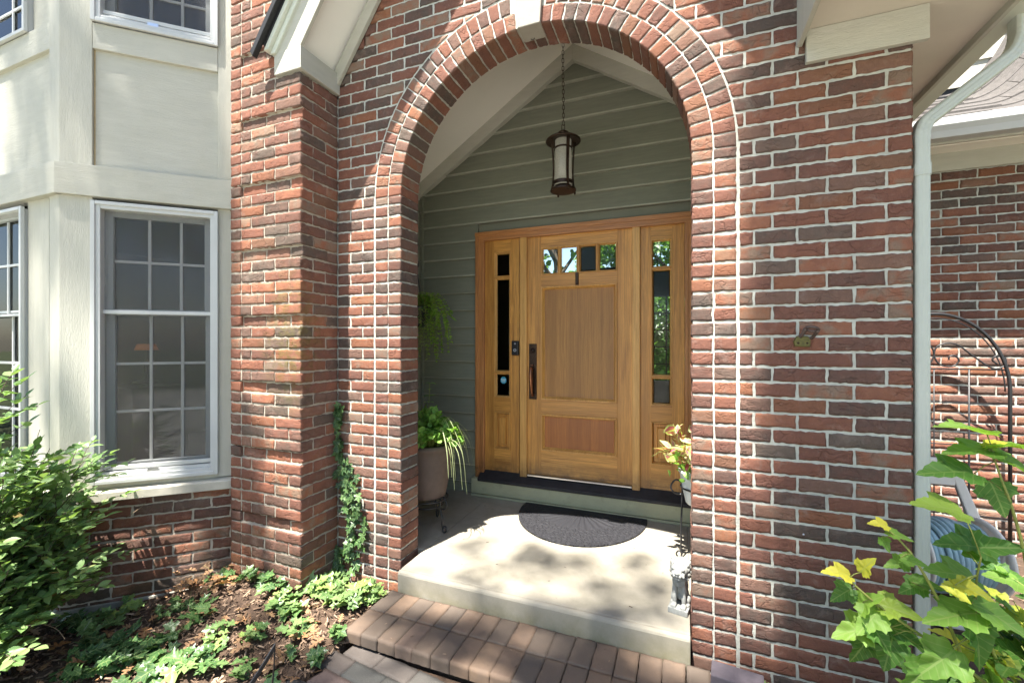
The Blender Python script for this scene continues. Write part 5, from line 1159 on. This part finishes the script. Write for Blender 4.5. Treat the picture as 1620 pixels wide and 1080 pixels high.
# ---- ground ivy, litter and bark chips
P, D, Nn, Sz, Tn = [], [], [], [], []
for x, y, n, r, s, t in [(520, 925, 60, .10, .055, .75), (555, 905, 70, .10, .05, .8), (585, 945, 60, .09, .05, .75), (490, 935, 55, .11, .055, .75), (455, 955, 45, .10, .055, .7), (545, 955, 70, .10, .05, .8), (430, 930, 30, .08, .055, .5), (365, 915, 26, .09, .05, .35), (395, 922, 26, .08, .05, .4), (345, 925, 18, .07, .05, .35), (290, 955, 12, .07, .045, .6), (255, 975, 10, .06, .045, .6), (205, 958, 12, .06, .045, .9), (175, 1030, 30, .13, .07, .3), (215, 1035, 26, .11, .07, .3), (250, 1030, 18, .09, .07, .35), (290, 1052, 9, .06, .07, .7), (320, 1040, 18, .08, .06, .4), (345, 1010, 9, .05, .05, .7), (395, 1005, 8, .04, .045, .85), (465, 1030, 8, .04, .045, .3), (500, 1040, 9, .04, .05, .3), (140, 1000, 9, .06, .05, .8), (285, 1000, 8, .05, .05, .4), (350, 985, 7, .05, .045, .7), (410, 985, 7, .05, .05, .5), (425, 1078, 4, .02, .06, .5), (200, 965, 7, .05, .045, .9), (130, 1055, 24, .12, .06, .4), (230, 1065, 20, .1, .065, .45), (320, 965, 16, .08, .05, .5), (165, 985, 18, .1, .055, .6), (470, 990, 14, .06, .05, .6), (540, 1000, 16, .05, .05, .6), (380, 1060, 10, .06, .055, .6), (90, 960, 30, .13, .06, .4), (120, 985, 20, .1, .06, .4)]:
    cx_, cy_ = px(x, y, -.20); cz = float(gheight(np.array(cx_), np.array(cy_)))
    cx_, cy_ = px(x, y, cz + .03)
    for i in range(int(n * .95)):
        a = rng.uniform(0, 6.28); q_ = r * math.sqrt(rng.random()); X_, Yq = cx_ + q_ * math.cos(a), cy_ + q_ * math.sin(a) * .7
        if not outside((X_, Yq)) or (X_ > -1.60 and Yq > -.50): continue
        P.append((X_, Yq, float(gheight(np.array(X_), np.array(Yq))) + rng.uniform(.02, .06 + .0006 * n))); D.append((rng.normal(), rng.normal(), rng.normal(0, .25))); Nn.append((rng.normal(0, .3), -.35 + rng.normal(0, .3), 1.)); Sz.append(s * rng.uniform(.65, 1.4)); Tn.append(float(np.clip(rng.normal(t, .13), 0, .98)))
for i in range(70):      # ivy at the foot of the right wall
    x, y = rng.uniform(.28, 1.3), rng.uniform(-.42, -.05)
    P.append((x, y, float(gheight(np.array(x), np.array(y))) + rng.uniform(.02, .10))); D.append((rng.normal(), rng.normal(), rng.normal(0, .3))); Nn.append((0, -.5 + rng.normal(0, .3), 1)); Sz.append(rng.uniform(.03, .055)); Tn.append(rng.uniform(.4, .95))
tag(leaves('ground_ivy', P, D, Nn, Sz, 'ivy', M['lf_ivy'], tint=Tn), 'patches of green ivy creeping over the mulch', 'ground cover', kind='stuff')
tag(leaves('seed_debris', [(rng.uniform(-1.5, .0), rng.uniform(-.05, 1.1) ** 1, .002) for _ in range(46)] + [(rng.uniform(-1.55, .0), rng.uniform(-.46, -.1), -.1135) for _ in range(30)], [(rng.normal(), rng.normal(), 0) for _ in range(76)], [(0, 0, 1)] * 76, rng.uniform(.006, .018, 76), 'chip', M['chip']), 'tiny bits of dry seed and bark scattered on the porch slab and step', 'debris', kind='stuff')
def scatter(n, x0, x1, y0, y1, dz):
    P = []
    while len(P) < n:
        x, y = rng.uniform(x0, x1), rng.uniform(y0, y1)
        if outside((x, y)) and not (x > -1.59 and y > -.47 and x < .12): P.append((x, y, float(gheight(np.array(x), np.array(y))) + rng.uniform(*dz)))
    return P
P = scatter(230, -3.6, -1.58, -1.5, -.02, (.012, .045)) + [(rng.normal(-2.66, .10), rng.normal(-.47, .07), rng.uniform(-.13, -.04)) for _ in range(34)]
P = [p for p in P if outside(p)]; n = len(P)
tag(leaves('dry_leaves', P, [(rng.normal(), rng.normal(), rng.normal(0, .2)) for _ in range(n)], [(rng.normal(0, .35), rng.normal(0, .35), 1) for _ in range(n)], rng.uniform(.04, .10, n), 'oak', M['lf_dead']), 'brown oak leaves fallen on the mulch', 'fallen leaves', kind='stuff')
P = scatter(9000, -3.8, -1.58, -1.7, -.02, (.0, .022)) + scatter(2500, .16, 2.3, -1.3, 1.7, (0., .02)); n = len(P)
tag(leaves('bark_chips', P, [(rng.normal(), rng.normal(), rng.normal(0, .3)) for _ in range(n)], [(rng.normal(0, .5), rng.normal(0, .5), 1) for _ in range(n)], rng.uniform(.008, .04, n), 'chip', M['chip']), 'shredded bark mulch covering the planting bed', 'mulch', kind='stuff')
for pts_ in ([pxY(200, 818, -.62), pxY(225, 800, -.58), pxY(238, 782, -.50), pxY(252, 762, -.45)], [pxY(90, 930, -.95), pxY(130, 880, -.9), pxY(165, 862, -.85), pxY(235, 855, -.75)], [pxY(15, 1040, -1.1), pxY(50, 990, -1.1), pxY(85, 992, -1.1), pxY(103, 1010, -1.1)]):
    MB().tube(spline(pts_, 20), [.0022 - .0014 * i / 20 for i in range(21)], 6).obj('dry_twig', M['twig'], sL, smooth=True)

# ================================================================ TREES (behind the camera, above it, and beyond the house)
def crown(centers, n, leafs, name, par, m='lf_tree', t='ovate'):
    P = []
    for (c, r, k) in centers:
        v = rdir(k) * (rng.random((k, 1)) ** .45) * r; P.append(np.array(c) + v * [1, 1, .75])
    P = np.concatenate(P); n = len(P); return leaves(name, P, rdir(n), rdir(n, .6), rng.uniform(.7, 1.2, n) * leafs, t, M[m], par)
def tree(loc, h, rad, label, cat, grp, clusters=34, per=90, leaf=.22):
    t = thing('tree', loc, label, cat, grp); L = Vector(loc); g = MB()
    g.tube(spline([L, L + Vector((.1, .1, h * .35)), L + Vector((-.1, .15, h * .7)), L + Vector((0, 0, h * .93))], 14), [.22 * h / 9 * (1 - .85 * i / 14) for i in range(15)], 10); cs_ = []
    for i in range(clusters):
        a = rng.uniform(0, 6.28); u = rng.uniform(.02 if 'behind' in grp else .22, 1); rr = rad * math.sin(min(1, u * 1.05) * math.pi) ** .6 * rng.uniform(.35, 1); z = h * ((.08 if 'behind' in grp else .25) + (.88 if 'behind' in grp else .72) * u)
        c = L + Vector((rr * math.cos(a), rr * math.sin(a), z)); cs_.append((tuple(c), rad * rng.uniform(.22, .36), per))
        if i % 2 == 0: s0 = L + Vector((0, .1, z * .7)); g.tube(spline([s0, s0.lerp(c, .5) + Vector((0, 0, .3)), c], 6), [.06 - .045 * k / 6 for k in range(7)], 6)
    g.obj('trunk', M['bark'], t, smooth=True); crown(cs_, 0, leaf, 'crown', t); return t
def dup(root, loc, rz, label):
    r = root.copy(); C.objects.link(r); r.location = loc; r.rotation_euler = (0, 0, rz); r['label'] = label
    for ch in root.children: c = ch.copy(); C.objects.link(c); inv = ch.matrix_parent_inverse.copy(); c.parent = r; c.matrix_parent_inverse = inv
    return r
GF = 'trees across the front lawn'
t0 = tree((-7.5, -13, -.6), 10, 3.4, 'leafy tree across the lawn, leftmost of the row mirrored in the windows', 'tree', GF)
for (x, y, rz, lb_) in ((-14, -8, 1., 'leafy tree at the far left of the lawn, facing the bay window'), (-1.5, -15, 2., 'leafy tree straight across the lawn from the door'), (5.5, -13, 3., 'leafy tree right of centre across the lawn'), (12, -9, 4., 'leafy tree at the far right of the lawn'), (-20, -16, 5., 'leafy tree beyond the left of the lawn'), (15, 2, 5.5, 'leafy tree beside the right end of the house')): dup(t0, (x, y, -.6), rz, lb_)
GBk = 'trees behind the house'
t1 = tree((-3.4, 10, -.6), 7.5, 2.8, 'leafy tree seen through the upper panes of the front door', 'tree', GBk, 46, 170, .2)
for x, y, rz, lb_ in ((-1.3, 14, .6, 'leafy tree standing farthest behind the house, between the others'), (.2, 11, 1.2, 'leafy tree seen through the right side light'), (-8, 12, 2.2, 'leafy tree behind the left of the house'), (6, 12, 3.1, 'leafy tree behind the right wing')): dup(t1, (x, y, -.6), rz, lb_)
# the big tree whose crown hangs over the front of the house and dapples the light
bt = thing('tree', (7.2, -7.5, -.6), 'tall shade tree standing right of the viewer, its boughs reaching over the porch', 'tree')
cs_ = []; g = MB(); Tt = Vector((7.2, -7.5, -.6))
g.tube(spline([Tt, Tt + Vector((-.2, 0, 5)), Tt + Vector((-.5, .1, 11)), Tt + Vector((-.9, .4, 17))], 16), [.3 - .012 * i for i in range(17)], 12)
def over(x, y, z, dist, r, n):     # foliage hanging dist metres up-sun of a place
    c = Vector((x, y, z)) - SUN * dist; cs_.append((tuple(c), r, n)); return c
SHADE = []
def sh(x, y, z, dist, r, n): SHADE.append(over(x, y, z, dist, r, n))
for X_ in (.56, .80, 1.06):
    for z in (-.2, .5, 1.2, 1.9, 2.5): sh(X_ + rng.normal(0, .03), 0, z, rng.uniform(12, 16), .30, 130)
for z in (1.0, 1.4, 1.8, 2.2, 2.6, 2.9): sh(.46 + rng.normal(0, .04), 0, z, rng.uniform(13, 16), .22, 90); sh(.72, 0, z, rng.uniform(13, 16), .25, 90)
for x_, y_ in ((-.62, -.02), (-.45, .12), (-.25, .0), (-.78, .20), (-.1, .30), (-1.1, .02), (-.35, -.12), (-.85, .42), (-.55, .36), (-.05, .08), (-.9, -.1), (-.2, .52), (-1.3, .30)): sh(x_ + rng.normal(0, .04), y_ + rng.normal(0, .04), 0, rng.uniform(16, 21), rng.uniform(.13, .20), 30)
for i in range(24): sh(rng.uniform(-1.45, .35), rng.uniform(-.5, -.12), -.12, rng.uniform(15, 20), rng.uniform(.14, .22), 34)
for i in range(40): sh(rng.uniform(-1.7, 1.), rng.uniform(-1.5, -.5), -.2, rng.uniform(15, 20), rng.uniform(.16, .28), 36)
for i in range(14): sh(rng.uniform(-3.1, -1.7), rng.uniform(-1.2, -.5), -.2, rng.uniform(12, 18), rng.uniform(.12, .22), 24)
for i in range(30): sh(rng.uniform(-3.2, -2.74), rng.uniform(-.6, -.3), rng.uniform(.6, 3.6), rng.uniform(13, 17), rng.uniform(.13, .20), 40)
for i in range(22): sh(rng.uniform(-4.3, -3.4), -.83, rng.uniform(.6, 3.6), rng.uniform(13, 17), rng.uniform(.13, .22), 40)
for i in range(5): sh(rng.uniform(-2.66, -2.4), -.3, rng.uniform(0, .6), rng.uniform(10, 12), rng.uniform(.1, .2), 26)
hub = Tt + Vector((-.9, .4, 14))
for i, c in enumerate(SHADE):
    if i % 5 == 0: g.tube(spline([hub, hub.lerp(c, .5) + Vector((0, 0, .8)), c + Vector((.1, 0, .1))], 10), [.035 - .003 * k for k in range(11)], 6)
for i in range(26):
    a = rng.uniform(0, 6.28); c = Tt + Vector((2.4 * math.cos(a), 2.2 * math.sin(a) - .5, rng.uniform(9, 18))); cs_.append((tuple(c), .9, 110))
g.obj('trunk', M['bark'], bt, smooth=True); crown(cs_, 0, .10, 'crown', bt)
